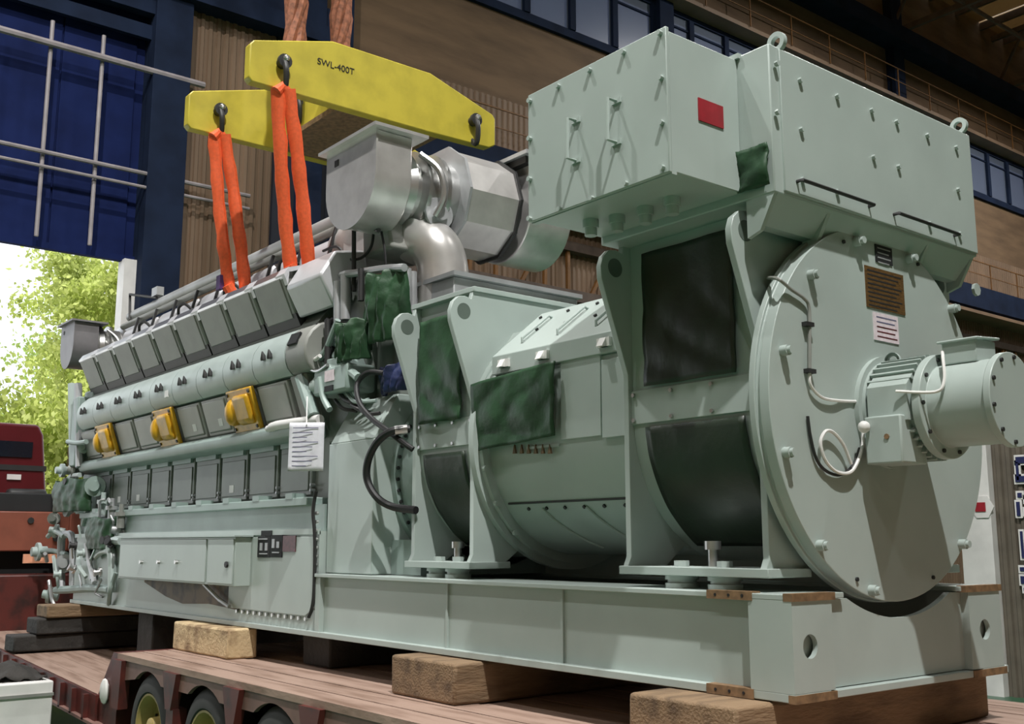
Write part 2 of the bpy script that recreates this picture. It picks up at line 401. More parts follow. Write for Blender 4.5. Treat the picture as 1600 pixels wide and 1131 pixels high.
tree('broadleaf_tree', 'dark tree low at the back left beyond the red cab', -42, 2.0, 9.6, 3.0, 4.8, leafB, 5000)

# ================================================================== base frame
BF = thing('base_frame', 'pale mint welded steel base frame under the generator set', 'base frame', (-6, 0, 1.12))
for s in (-1, 1):
    def yb(a, b): return sorted((s*a, s*b))
    MB().box(-5.07, -.26, *yb(.9, 1.03), 1.16, 1.63).build('side_beam', mint, BF)
    MB().box(-12.0, 0, *yb(.78, 1.09), 1.12, 1.165).build('bottom_flange', mint, BF, bevel=.004)
    MB().box(-5.07, -.02, *yb(.60, 1.09), 1.63, 1.66).build('top_flange', mint, BF, bevel=.004)
    c = -.945 if s < 0 else .835; w = .15 if s < 0 else .19
    ys = (-1.09, -.745) if s < 0 else (.66, 1.04)
    col = MB().holed('x', [(ys[0], 1.165), (ys[1], 1.165), (ys[1], 1.63), (ys[0], 1.63)], (c, 1.395), .062, -.03, 0, 24).build('end_column', mint, BF)
    MB().box(-.28, -.03, ys[0], ys[0]+.03, 1.165, 1.63).build('column_wall', mint, col)
    MB().box(-.28, -.03, ys[1]-.03, ys[1], 1.165, 1.63).build('column_wall', mint, col)
    MB().box(-.24, -.20, ys[0]+.03, ys[1]-.03, 1.165, 1.63).build('hole_backing', darkst, col)  # dark plate added so no light shows through the column hole
    MB().box(-.05, 0.008, *((-1.092, -.72) if s < 0 else (.62, 1.06)), 1.625, 1.665).build('bare_pad', rustpad, BF)
    MB().box(-.04, .008, *((-1.092, -.74) if s < 0 else (.66, 1.06)), 1.118, 1.16).build('bare_pad', rustpad, BF)
MB().box(-5.07, -4.99, -1.075, -1.0, 1.165, 1.66).build('joint_strip', mint, BF)
pz = [(-1.05, 1.165), (1.02, 1.165), (1.02, 1.625)]
aa = math.acos((2.7-1.625)/1.2)
pz += [(1.2*math.sin(aa-2*aa*k/24), 2.7-1.2*math.cos(aa-2*aa*k/24)) for k in range(25)]+[(-1.05, 1.625)]
MB().prism('x', pz, -.09, -.05).build('end_plate', mint, BF)
MB().box(-.09, .0, -1.05, 1.02, 1.12, 1.16).build('end_flange', mint, BF, bevel=.004)
MB().box(-11.9, -.3, -.85, .85, 1.13, 1.15).build('floor_plate', mint, BF)
# bare machined pads with tapped holes
def pad(x0, x1, z0, z1):
    p = MB().box(x0, x1, -1.096, -1.02, z0, z1).build('bare_pad', rustpad, BF)
    bolts(p, [(x0+(x1-x0)*k, -1.096, (z0+z1)/2) for k in (.2, .5, .8)], (0, -1, 0), .009, .002, black, 'tapped_hole')
q = on(1105, 935, y=-1.09); q2 = on(1175, 935, y=-1.09); pad(q.x, q2.x, 1.622, 1.668)
q = on(1105, 1080, y=-1.09); q2 = on(1178, 1080, y=-1.09); pad(q.x, q2.x, 1.117, 1.168)
for px in (700, 880): 
    q = on(px, 960, y=-1.03); MB().box(q.x-.012, q.x+.012, -1.045, -1.03, 1.165, 1.63).build('weld_seam', mint, BF)

# ================================================================== generator
GN = thing('generator', 'large mint-green alternator with round end shield and boxy air cooler on top', 'generator', (-2, 0, 1.66))
lug = [(.19, .15), (.23, .10), (.245, .0)]
def frame_plate(x0, x1, top):
    side = [(-.96, 1.78), (-.93, 1.84), (-.93, 2.98), (-1.15, 3.58), (-1.155, 3.66), (-1.13, 3.73), (-1.08, 3.775), (-1.02, 3.785), (-.96, 3.77), (-.945, top)]
    return side, [(-y, z) for y, z in reversed(side)]
def plate(x0, x1, top, name):
    l, r_ = frame_plate(x0, x1, top)
    inner = [(.62, 1.78), (.45, 1.9), (-.45, 1.9), (-.62, 1.78)]
    p = MB().prism('x', l+r_+inner, x0, x1).build(name, mint, GN, bevel=.004)
    for sgn in (-1, 1):
        MB().lathe((x1-.001, sgn*1.03, 3.665), (1, 0, 0), [(0, .062), (.003, .062)], 24).build('lug_eye', lugdk, p)  # dark disc painting the shade inside the through-hole of the lug
    return p
def frame_box(xa, xb, top):
    """two profiled plates joined by a shell that is round below"""
    plate(xa-.045, xa, top, 'frame_plate'); plate(xb, xb+.045, top, 'frame_plate')
    prof = [(-.89, top)]+[(-.89*math.cos(a), 2.7-.89*math.sin(a)) for a in [PI*k/24 for k in range(25)]]+[(.89, top)]
    MB().prism('x', prof, xb+.04, xa-.04).build('frame_shell', mint, GN)
    MB().box(xb+.04, xa-.04, -.905, -.885, 2.66, 2.875).build('cross_bar', mint, GN, bevel=.004)
    ft = MB().box(xb-.01, xa+.03, -.985, -.60, 1.735, 1.785).build('foot', mint, GN, bevel=.004)
    MB().box(xb-.01, xa+.03, .60, .985, 1.735, 1.785).build('foot', mint, GN, bevel=.004)
    for k, t in enumerate((.36, .66)):
        x = xb+(xa-xb)*t
        MB().lathe((x, -.86, 1.66), (0, 0, 1), [(0, .10), (.03, .10), (.03, .085), (.05, .085), (.05, .10), (.076, .10)], 20).build('levelling_pad', mint, ft)
        MB().lathe((x, -.86, 1.785), (0, 0, 1), [(0, .045), (.035, .045)], 6).build('foot_bolt', mint, ft)
    x = xb+(xa-xb)*.52
    MB().lathe((x, -.78, 1.785), (0, 0, 1), [(0, .03), (.10, .03), (.10, .05), (.15, .05)], 12).build('jacking_screw', steel, ft)
    y0 = -.907
    bolts(ft, [(xb+.07+(xa-xb-.14)*k/3, y0, zz) for k in range(4) for zz in (2.685, 2.845)], (0, -1, 0), .013, .014, steel)
frame_box(-.25, -1.35, 3.86); frame_box(-2.95, -3.78, 3.83)
MB().box(-3.85, -.28, .52, .58, 1.662, 1.9).build('gap_sill', mint, GN)  # sill added to close the gap under the barrel and keep it dark
MB().box(-3.8, -2.93, -.95, .95, 3.83, 3.87).build('top_plate', mint, GN, bevel=.004)
MB().lathe((-2.95, 0, 2.7), (1, 0, 0), [(0, .98), (.06, .98), (.06, .93), (.10, .93)], 64).build('ring_flange', mint, GN)
# stator barrel between the two frames
prof = [(-.86*math.cos(a), 2.7-.86*math.sin(a)) for a in [PI*k/32 for k in range(33)]]+[(.86, 3.15), (.55, 3.55), (-.55, 3.55), (-.86, 3.15)]
ST = MB().prism('x', prof, -2.95, -1.35).build('stator_housing', mint, GN)
cv = MB().prism('x', [(-.89, 3.16), (-.89, 3.30), (-.40, 3.70), (.40, 3.70), (.89, 3.30), (.89, 3.16)], -2.78, -1.40).build('inspection_cover', mint, GN, bevel=.006)
def slope(x, t, h=0): return (x, -.89+.49*t-h*.63, 3.30+.40*t+h*.77)
for x in (-2.55, -2.15, -1.75):
    a = slope(x, .25, .03); b = slope(x+.02, .75, .03)
    MB().tube([slope(x, .22), a, b, slope(x+.02, .78)], .011, 8).build('handle', mint, cv)
bolts(cv, [slope(-2.70+.16*k, .5 if k % 2 else .85) for k in range(8)], (0, -.63, .77), .014, .014, darkst)
for x in (-2.62, -2.18, -1.55):
    MB().box(x-.06, x+.06, -.915, -.885, 3.20, 3.26).prism('x', [(-.915, 3.26), (-.885, 3.26), (-.885, 3.20), (-.95, 3.20)], x-.03, x+.03).build('clip', whitep, cv)
sp = MB().box(-2.02, -1.62, -.875, -.855, 2.62, 3.17).build('side_panel', mint, ST, bevel=.004)
MB().box(-1.60, -1.38, -.885, -.855, 2.60, 3.12).build('side_panel', mint, ST, bevel=.004)
def barrel(x, a, h=.0): return Vector((x, -(.86+h)*math.cos(a), 2.7-(.86+h)*math.sin(a)))
seam = MB()
seam.tube([barrel(-2.8, .60, .004), barrel(-1.4, .60, .004)], .008, 6)
seam.build('panel_seam', darkst, ST)
for x in (-2.45, -1.98, -1.62):
    MB().tube([barrel(x+.24*t, .66+.55*t, .006) for t in (0, .25, .5, .75, 1)], .012, 6).build('diagonal_rib', mint, ST)
bolts(ST, [barrel(-2.6+.2*k, .66) for k in range(7)], (0, -.79, -.61), .014, .012, darkst)
MB().box(-2.4, -2.05, -.868, -.86, 2.58, 2.60).build('label_strip', mint, ST)
for k in range(6): 
    q = on(803+k*11, 703, y=-.875); MB().prism('y', [(q.x-.018, q.z-.025), (q.x+.018, q.z-.025), (q.x, q.z+.04)], -.875, -.86).build('terminal_tag', rustpad, ST)
bolts(GN, [(-2.86, -.93*math.cos(a), 2.7-.93*math.sin(a)) for a in (.25, .55, .85, -.3, -.6)], (1, 0, 0), .022, .03, mint)
# round end shield
ES = MB().lathe((-.25, 0, 2.70), (1, 0, 0), [(0, 1.02), (.05, 1.02), (.05, 1.12), (.09, 1.12), (.09, 1.10), (.115, 1.10), (.115, 1.112), (.18, 1.112)], 96).build('end_shield', mint, GN, bevel=.004)
for px, py in ((1265, 430), (1222, 548), (1226, 707), (1279, 852), (1360, 922), (1500, 850), (1484, 483), (1336, 378), (1418, 405)):
    p = on(px, py, x=-.07); MB().lathe((-.075, p.y, p.z), (1, 0, 0), [(0, .030), (.05, .030), (.05, .022), (.07, .022)], 12).build('end_bolt', mint, ES)
bolts(ES, [on(*p, x=-.07) for p in ((1317, 378), (1433, 413), (1338, 905), (1457, 902))], (1, 0, 0), .012, .012, darkst)
def face_plate(px0, py0, px1, py1, m, name, par, t=.006, pl=dict(x=-.07), d=1):
    a = on(px0, py0, **pl); b = on(px1, (py0+py1)/2+.35*(px1-px0), **pl); c = on(px0, py1, **pl)
    y0, y1 = sorted((a.y, b.y)); z0, z1 = sorted((a.z, c.z)); x = a.x
    return MB().box(x-.002, x+t, y0, y1, z0, z1).build(name, m, par), (x+t, y0, y1, z0, z1)
o, (x, y0, y1, z0, z1) = face_plate(1366, 381, 1393, 408, plblk, 'black_plate', ES)
for k in range(4): MB().box(x, x+.001, y0+.02, y1-.02-.02*(k % 2), z1-.025-.03*k, z1-.017-.03*k).build('engraved_line', zinc, o)
o, (x, y0, y1, z0, z1) = face_plate(1350, 414, 1412, 478, brass, 'rating_plate', ES)
for k in range(9): MB().box(x, x+.001, y0+.02, y1-.03-.03*(k % 3), z1-.03-.027*k, z1-.021-.027*k).build('engraved_line', darkst, o)
o, (x, y0, y1, z0, z1) = face_plate(1363, 487, 1403, 530, paperp, 'paper_tag', ES)
for k in range(5): MB().box(x, x+.001, y0+.03, y1-.02-.02*(k % 2), z1-.03-.03*k, z1-.022-.03*k).build('printed_line', pldred if k > 1 else ink, o)
# cable conduit on the end shield
cp = [on(1200, 434, x=-.2)]+[on(px, py, x=-.05) for px, py in ((1216, 436), (1236, 452), (1256, 466), (1264, 480), (1265, 520), (1265, 582))]
cd = MB().tube(smoothpath(cp), .010, 8).build('conduit', grey, GN)
for px, py in ((1262, 507), (1265, 580)):
    p = on(px, py, x=-.055); MB().box(p.x-.015, p.x+.02, p.y-.035, p.y+.035, p.z-.012, p.z+.012).build('clamp', darkst, cd)
MB().tube(smoothpath([on(px, py, x=-.05) for px, py in ((1265, 582), (1266, 600), (1280, 618), (1300, 625), (1345, 627))]+[on(1420, 622, x=.15), on(1470, 622, x=.2)]), .009, 7).build('cable', whitep, GN)
MB().tube(smoothpath([on(px, py, x=-.055) for px, py in ((1262, 650), (1266, 680), (1275, 715), (1290, 735), (1312, 742), (1332, 728), (1343, 700))]), .009, 7).build('cable', darkst, GN)
MB().tube(smoothpath([on(px, py, x=-.04) for px, py in ((1348, 668), (1347, 700), (1332, 735), (1310, 738), (1290, 720), (1282, 692), (1290, 674), (1302, 676), (1318, 695), (1330, 725))]), .010, 7).build('cable', whitep, GN)
p = on(1350, 667, x=.02); MB().sphere(p, .035).build('cable_plug', whitep, GN)
# auxiliary motor on the shaft end
AM = MB().lathe((-.07, 0, 2.69), (1, 0, 0), [(0, .335), (.03, .335), (.03, .30), (.05, .30)], 48).build('auxiliary_motor', mint, GN)
MB().lathe((-.03, 0, 2.69), (1, 0, 0), [(0, .265), (.30, .265)], 40).build('motor_housing', mint, AM)
for k in range(36):
    a = 2*PI*k/36; dy, dz = math.cos(a), math.sin(a)
    if -.35 < dy-(-1) < .35 and abs(dz) < .5: continue
    MB().bar((-.02, dy*.27, 2.69+dz*.27), (.26, dy*.27, 2.69+dz*.27), .012, .075, (0, dy, dz)).build('fin', mint, AM)
MB().prism('x', [(-.305, 2.60), (-.305, 2.80), (-.22, 2.88), (-.20, 2.60)], 0, .25).build('fin_block', mint, AM)
MB().box(-.0, .23, -.35, -.10, 2.36, 2.63).build('connection_box', mint, AM, bevel=.01)
bolts(AM, [(.14, -.35, 2.51)], (0, -1, 0), .016, .006, rustpad)
MB().lathe((.27, 0, 2.69), (1, 0, 0), [(0, .30), (.05, .30), (.05, .235), (.39, .235), (.39, .26), (.43, .26)], 48).build('blower_barrel', mint, AM, bevel=.004)
bolts(AM, [(.70, .235*math.cos(a), 2.69+.235*math.sin(a)) for a in [2*PI*k/10+.2 for k in range(10)]], (1, 0, 0), .012, .012, darkst)
bolts(AM, [(.32, .27*math.cos(a), 2.69+.27*math.sin(a)) for a in [2*PI*k/10 for k in range(10)]], (1, 0, 0), .012, .012, darkst)
MB().box(.36, .56, -.10, .12, 2.91, 3.04).prism('x', [(-.12, 3.03), (.14, 3.05), (.14, 3.065), (-.12, 3.045)], .34, .58).build('junction_box', mint, AM, bevel=.006)
MB().tube(smoothpath([(.38, -.13, 2.98), (.42, -.2, 2.93), (.44, -.24, 2.80), (.40, -.27, 2.74), (.2, -.33, 2.76)]), .009, 7).build('lead', whitep, AM)
MB().lathe((.04, -.08, 2.98), (0, 1, 0), [(-.01, .05), (.01, .05), (.01, .03), (-.01, .03)], 16, cap=False).build('lifting_eye', mint, AM)
# air-cooler box
CB = MB().box(-1.38, 0, -1.08, 1.085, 3.82, 4.69).build('cooler_box', mint, GN, bevel=.008)
MB().box(-.004, .012, -1.0, 1.08, 3.84, 4.675).build('front_panel', mint, CB, bevel=.004)
bolts(CB, [on(*p, x=.012) for p in ((1212, 100), (1249, 126), (1307, 151), (1361, 173), (1400, 191), (1448, 212), (1493, 231), (1251, 203), (1364, 246), (1403, 261), (1253, 281), (1496, 297), (1307, 300), (1451, 350), (1498, 366), (1213, 176))], (1, 0, 0), .017, .022, mint)
for a, b in (((1254, 281), (1366, 320)), ((1405, 333), (1499, 366))):
    pa = on(*a, x=.05); pb = on(*b, x=.05)
    MB().tube([(.01, pa.y, pa.z), pa, pb, (.01, pb.y, pb.z)], .011, 8).build('grab_rail', darkst, CB)
for y in (-.96, 1.03):
    MB().lathe((-.03, y, 4.74), (0, 1, 0), [(-.015, .06), (.015, .06), (.015, .032), (-.015, .032), (-.015, .06)], 20, cap=False).build('lifting_eye', mint, CB)
# skirt and ribs below the box overhang
SK = MB().prism('y', [(0, 3.82), (-.2, 3.82), (-.2, 3.67), (-.13, 3.67)], -1.05, 1.05).build('box_skirt', mint, GN)
for y in (-1.06, -.56, .50, 1.04):
    MB().prism('y', [(.0, 3.83), (-.2, 3.83), (-.2, 3.6), (-.11, 3.63)], y-.015, y+.015).build('rib', mint, SK)
bolts(SK, [on(1523, 453, x=-.12)], (1, 0, 0), .045, .02, mint)
# terminal box on the near side
TB = MB().box(-1.37, -.225, -1.66, -1.08, 3.87, 4.67).build('terminal_box', mint, GN, bevel=.006)
MB().box(-1.385, -.215, -1.685, -1.66, 3.86, 4.685).build('front_cover', mint, TB, bevel=.004)
bolts(TB, [on(*p, y=-1.686) for p in ((829, 158), (873, 135), (922, 110), (975, 82), (1032, 52), (1034, 122), (1035, 192), (1036, 262), (979, 287), (926, 310), (876, 327), (829, 342), (829, 217), (829, 280))], (0, -1, 0), .016, .022, mint)
for px, y0, y1 in ((886, 184, 247), (949, 153, 218)):
    a = on(px, y0, y=-1.76); b = on(px, y1, y=-1.76)
    MB().tube([(a.x, -1.68, a.z), a, b, (b.x, -1.68, b.z)], .011, 8).build('door_handle', mint, TB)
    for q in (a, b): MB().box(q.x-.035, q.x+.035, -1.695, -1.68, q.z-.015, q.z+.015).build('handle_foot', mint, TB)
a = on(1091, 152, x=-.22); b = on(1130, 180, x=-.22); c = on(1091, 187, x=-.22)
MB().box(-.226, -.218, a.y, b.y, c.z, a.z).build('red_label', plred, TB)
for px, py in ((923, 352), (964, 345), (1008, 332), (1050, 317)):
    p = on(px, py-8, z=3.87); MB().lathe((p.x, p.y, 3.87), (0, 0, -1), [(0, .05), (.05, .05), (.05, .038), (.10, .038)], 12).build('cable_gland', mint, TB)
MB().box(-1.38, -.22, -1.66, -1.62, 3.855, 3.872).build('bottom_lip', mint, TB)
p = on(1168, 245, x=-.2)
MB().tube(smoothpath([(p.x, p.y, p.z+.1), (p.x+.01, p.y-.02, p.z+.02), (p.x, p.y, p.z-.1)]), .012, 6).build('cable_tail', darkst, TB)
MB().box(-.30, -.20, -1.1, -1.0, 4.67, 4.70).build('corner_angle', mint, CB)

# ------------------------------------------------ tarpaulins over the generator openings
def tarp_flat(label, x0, x1, z0, z1, y, m, seed, amp=.012):
    tag(cloth(lambda u, v: (x0+(x1-x0)*u, y-amp*abs(math.sin((u*1.2+v*1.5+seed)*4+2*math.sin(v*3))), z0+(z1-z0)*v), 22, 24, amp*.6, 5, m, 'tarpaulin', loc=((x0+x1)/2, y, z0), seed=seed), label, 'tarpaulin', 'sheets over the generator openings')
def tarp_curved(label, x0, x1, a0, a1, m, seed):
    def fn(u, v):
        a = a0+(a1-a0)*v; return (x0+(x1-x0)*u, -.905*math.cos(a), 2.7-.905*math.sin(a))
    tag(cloth(fn, 16, 20, .008, 5, m, 'tarpaulin', loc=((x0+x1)/2, -.9, 1.9), seed=seed), label, 'tarpaulin', 'sheets over the generator openings')
tarp_flat('black-green sheet over the upper opening of the end frame beside the round shield', -1.17, -.44, 2.89, 3.745, -.92, tarp, 1)
tarp_curved('black-green curved sheet over the lower opening of the end frame beside the round shield', -1.18, -.40, .07, 1.05, tarp, 2)
tarp_flat('green sheet over the tall upper opening of the drive end frame', -3.66, -3.10, 2.86, 3.70, -.935, tarpg, 3, .02)
tarp_curved('dark sheet over the lower opening of the drive end frame', -3.66, -3.10, .09, 1.05, tarp, 4)
def drape(u, v):
    top = 3.10+.07*u; bot = 2.60+.05*u
    fold = .035*math.sin(9*u+5*v)*(1-v)+.03*math.sin(6*(u-v))
    return (-2.93+.90*u, -.925-.05*(1-u)*v-.5*abs(fold), bot+(top-bot)*v)
tag(cloth(drape, 24, 22, .012, 6, tarpg, 'tarpaulin', loc=(-2.5, -.9, 2.6), seed=5), 'crumpled green tarpaulin hung on the stator barrel between the frames', 'tarpaulin', 'sheets over the generator openings')
p = on(1178, 262, y=-1.10)
tag(cloth(lambda u, v: (p.x-.12+.22*u, -1.10, p.z-.12+.24*v), 10, 10, .03, 9, tarpg, 'tarpaulin', loc=(p.x, -1.1, p.z-.12), seed=6), 'small green sheet tucked between terminal box and cooler box', 'tarpaulin')

# ================================================================== diesel engine
EN = thing('diesel_engine', 'long V-type marine diesel engine with grey covers along its near side', 'engine', (-8.5, 0, 1.165))
PX = .709; X0 = -5.78
MB().box(-12.0, -5.07, -1.05, 1.05, 1.165, 2.03).build('oil_sump', mint, EN)
MB().box(-11.9, -5.1, -.99, .99, 2.03, 2.27).build('bed_recess', minte, EN)
MB().box(-12.0, -5.35, -1.04, 1.04, 2.26, 2.34).build('bed_ledge', minte, EN, bevel=.01)
for k in range(10):
    x = -5.70-.71*k; MB().box(x-.07, x+.07, -1.045, -.9, 2.33, 2.385).build('ledge_lug', minte, EN)
MB().box(-12.05, -5.07, -1.065, -1.04, 2.0, 2.05).build('sump_flange', mint, EN)
# crankcase block with the V on top
blk = [(-.78, 2.3), (-.78, 2.95), (-.86, 3.1), (-.98, 3.5), (-.98, 3.95), (-.70, 4.3), (-.35, 4.5), (.35, 4.5), (.70, 4.3), (.98, 3.95), (.98, 3.5), (.86, 3.1), (.78, 2.95), (.78, 2.3)]
MB().prism('x', blk, -12.25, -5.42).build('crankcase', dgrey, EN)
for k in range(9):
    x1 = -5.68-.712*k; x0 = x1-.66
    d = MB().box(x0, x1, -.82, -.77, 2.37, 2.90).build('crankcase_door', dgrey, EN, bevel=.012)
    MB().box(x0+.05, x1-.05, -.832, -.82, 2.42, 2.80).build('door_face', dgrey, d, bevel=.006)
    MB().box(x0+.04, x1-.06, -.85, -.80, 2.85, 2.90).build('top_clamp', minte, d)
    bolts(d, [(x1+.026, -.80, 2.42), (x1+.026, -.80, 2.47)], (0, -1, 0), .014, .05, zinc, 'clamp_bolt')
    if k in (2, 6, 7): MB().box(x0+.25, x0+.36, -.835, -.83, 2.46, 2.54).build('white_tag', whitep, d)
# longitudinal rail
rl = MB().prism('x', [(-1.03, 2.92), (-1.05, 2.96), (-1.05, 3.02), (-.98, 3.07), (-.8, 3.08), (-.8, 2.90), (-.95, 2.90)], -12.15, -5.45).build('longitudinal_rail', minte, EN, bevel=.01)
MB().tube(smoothpath([on(419, 670, y=-1.06), on(432, 665, y=-1.06), on(450, 662, y=-1.06), on(500, 655, y=-1.04)]), [.035]*3+[.045]*16, 12).build('white_sleeve', whitep, EN)
# injection pump covers, three of them amber
for k in range(9):
    x1 = X0-PX*k; x0 = x1-PX+.035; am = k in (1, 4, 7)
    def pp(y, z, o_=0): return (y-.948*o_, z-.318*o_)
    prof = [(-.93, 3.09), (-1.06, 3.475), (-.9, 3.49), (-.8, 3.09)]
    c = MB().prism('x', prof, x0, x1-.02).build('pump_cover', pumpg, EN, bevel=.012)
    if am:
        MB().prism('x', [pp(-.93, 3.07, .01), pp(-1.075, 3.50, .01), pp(-1.075, 3.50, .06), pp(-.93, 3.07, .06)], x0+.10, x1+.02).build('amber_plate', amber, c, bevel=.015)
        MB().prism('x', [pp(-.95, 3.13, .05), pp(-1.06, 3.45, .05), pp(-1.055, 3.43, .11), pp(-.97, 3.18, .11)], x0+.30, x1-.04).build('amber_boss', amber, c, bevel=.03)
        ctr = Vector((x0+.20, *pp(-1.0, 3.29, .06)))
        MB().sphere(ctr, .15, 14, (.75, .7, 1)).build('amber_dome', amber, c)
        bolts(c, [(xx, *pp(yy, zz, .06)) for xx in (x0+.14, x1-.03) for yy, zz in ((-.945, 3.115), (-1.062, 3.46))], (0, -.948, -.318), .018, .012, darkst)
    else:
        MB().prism('x', [pp(-.94, 3.12, .0), pp(-1.055, 3.46, 0), pp(-1.05, 3.445, .016), pp(-.945, 3.135, .016)], x0+.04, x1-.06).build('cover_face', pumpg, c, bevel=.01)
        if k in (2, 3): MB().prism('x', [pp(-.96, 3.18, .014), pp(-.985, 3.26, .014), pp(-.985, 3.26, .02), pp(-.96, 3.18, .02)], x0+.36, x0+.46).build('white_tag', whitep, c)
# rounded camshaft cover, one length per cylinder
prof = [(-.90, 3.50), (-1.06, 3.50)]+[(-.94-.21*math.cos(a), 3.72+.24*math.sin(a)) for a in [-.9+.28*k for k in range(9)]]+[(-.70, 4.0)]
prof = [(-.90, 3.50), (-1.07, 3.50), (-1.125, 3.56), (-1.155, 3.64), (-1.16, 3.72), (-1.14, 3.80), (-1.09, 3.88), (-1.01, 3.95), (-.90, 3.99), (-.75, 4.0)]
for k in range(9):
    x1 = X0+.12-PX*k; x0 = x1-PX
    c = MB().prism('x', prof, x0+.006, x1-.006).build('camshaft_cover', camc, EN)
    for dx in (.28, .42):
        xx = x0+dx; MB().lathe((xx, -1.165, 3.69), (0, -.25, 1), [(0, .034), (.02, .034), (.09, .006)], 8).build('cover_clamp', darkst, c)
    for dx in (.2, .5): MB().tube([(x0+dx, -.86, 3.98), (x0+dx, -.9, 4.10), (x0+dx+.03, -.84, 4.16)], .012, 6).build('fuel_pipe', steel, c)
    if k == 4: MB().box(x0+.5, x0+.6, -1.16, -1.145, 3.60, 3.68).build('white_tag', whitep, c)
ep = MB().prism('x', prof[:2]+prof[2:], X0+.12, X0+.52).build('camshaft_end_cover', grey, EN, bevel=.02)
MB().prism('x', [(-1.155, 3.76), (-1.105, 3.87), (-1.125, 3.88), (-1.172, 3.77)], X0+.18, X0+.36).build('black_plate', plblk, ep)
# valve (rocker) covers on the near bank
prof = [(-.96, 4.08), (-1.14, 4.48), (-1.10, 4.555), (-.70, 4.70), (-.55, 4.30)]
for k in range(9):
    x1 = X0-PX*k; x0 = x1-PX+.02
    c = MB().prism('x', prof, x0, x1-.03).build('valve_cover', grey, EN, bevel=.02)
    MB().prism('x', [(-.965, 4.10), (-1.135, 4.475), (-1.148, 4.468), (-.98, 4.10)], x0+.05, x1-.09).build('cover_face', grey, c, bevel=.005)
    MB().prism('x', [(-1.10, 4.40), (-1.145, 4.50), (-1.10, 4.575), (-.9, 4.64), (-.9, 4.60), (-1.09, 4.53)], x1-.06, x1+.02).prism('x', [(-1.135, 4.46), (-1.152, 4.50), (-1.10, 4.578), (-1.085, 4.55)], x1-.16, x1+.03).build('bevel_highlight', whites, c)  # pale T shape painting the lit bevels at the cover gaps
    MB().prism('x', [(-1.142, 4.475), (-1.15, 4.50), (-1.10, 4.575), (-1.09, 4.56)], x0, x1-.03).build('edge_highlight', steel, c)  # bright strip painting the lit line along the cover chamfer
    MB().prism('x', [(-.93, 4.02), (-.99, 4.14), (-.9, 4.14), (-.85, 4.02)], x0, x1-.02).build('cover_skirt', darkst, c)
MB().prism('x', [(-.96, 4.08), (-1.12, 4.36), (-1.11, 4.39), (-.97, 4.62), (-.65, 4.68), (-.55, 4.30)], X0+.01, X0+.70).build('end_valve_cover', whites, EN, bevel=.025)
for k in range(9):
    x1 = X0-PX*k
    MB().prism('x', [(-y, z) for y, z in prof], x1-PX+.02, x1-.03).build('valve_cover', grey, EN)
# pipes and lagging along the top of the V
MB().cyl((-12.2, -.42, 5.24), (-5.95, -.42, 5.24), .08, 16).build('air_pipe', pipeg, EN)
MB().lathe((-5.97, -.42, 5.22), (1, 0, 0), [(0, .10), (.10, .10), (.13, .06)], 16).build('pipe_cap', silver, EN)
MB().cyl((-12.3, -.50, 5.10), (-5.9, -.50, 5.10), .045, 12).build('fuel_rail', grey, EN)
MB().cyl((-12.1, -.66, 4.76), (-5.9, -.66, 4.76), .018, 12).build('fuel_rail', darkst, EN)
for k in range(9):
    x1 = X0-PX*k-.03
    MB().lathe((x1-.62, -.40, 4.88), (1, 0, 0), [(0, .15), (.03, .175), (.55, .175), (.58, .15)], 18).build('exhaust_lagging', whites, EN)
    MB().bar((x1, -.66, 4.70), (x1, -.56, 5.1), .03, .03).build('pipe_bracket', darkst, EN)
    if k % 2: MB().tube(smoothpath([(x1-.4, -.64, 4.80), (x1-.25, -.70, 4.90), (x1-.1, -.68, 4.92), (x1+.05, -.64, 4.82)]), .02, 7).build('hose_link', darkst, EN)
MB().lathe((-5.95, -.36, 4.90), (1, .0, .12), [(0, .22), (.25, .24), (.5, .30), (.9, .30)], 20).build('exhaust_bellows', lag, EN)
hs = MB().prism('y', [(-5.55, 4.62), (-5.62, 5.15), (-5.15, 5.42), (-4.72, 5.10), (-4.75, 4.62)], -.62, -.1).build('lagged_casing', lag, EN, bevel=.03)
MB().prism('y', [(-4.95, 4.55), (-5.0, 5.0), (-4.6, 5.05), (-4.45, 4.55)], -.75, -.2).build('heat_shield', grey, EN, bevel=.03)
# pipe frame above the end
MB().tube([on(px, py, y=-.85) for px, py in ((553, 455), (553, 356), (562, 350), (592, 360))], .022, 8).build('pipe_frame', darkst, EN)
MB().tube(smoothpath([on(px, py, y=-.8) for px, py in ((505, 392), (525, 385), (537, 395), (548, 405), (566, 402), (580, 385), (584, 360))]), .014, 7).build('wire_loop', black, EN)
MB().tube(smoothpath([on(px, py, y=-.8) for px, py in ((596, 362), (602, 400), (604, 470))]), .012, 7).build('wire_loop', black, EN)
# big air elbow below the turbocharger
MB().tube(smoothpath([on(630, 366, x=-5.0), on(652, 374, x=-4.6), on(678, 386, x=-4.4), on(691, 415, x=-4.35), on(693, 460, x=-4.35), on(693, 520, x=-4.35)]), .235, 28).build('air_elbow', silver, EN)
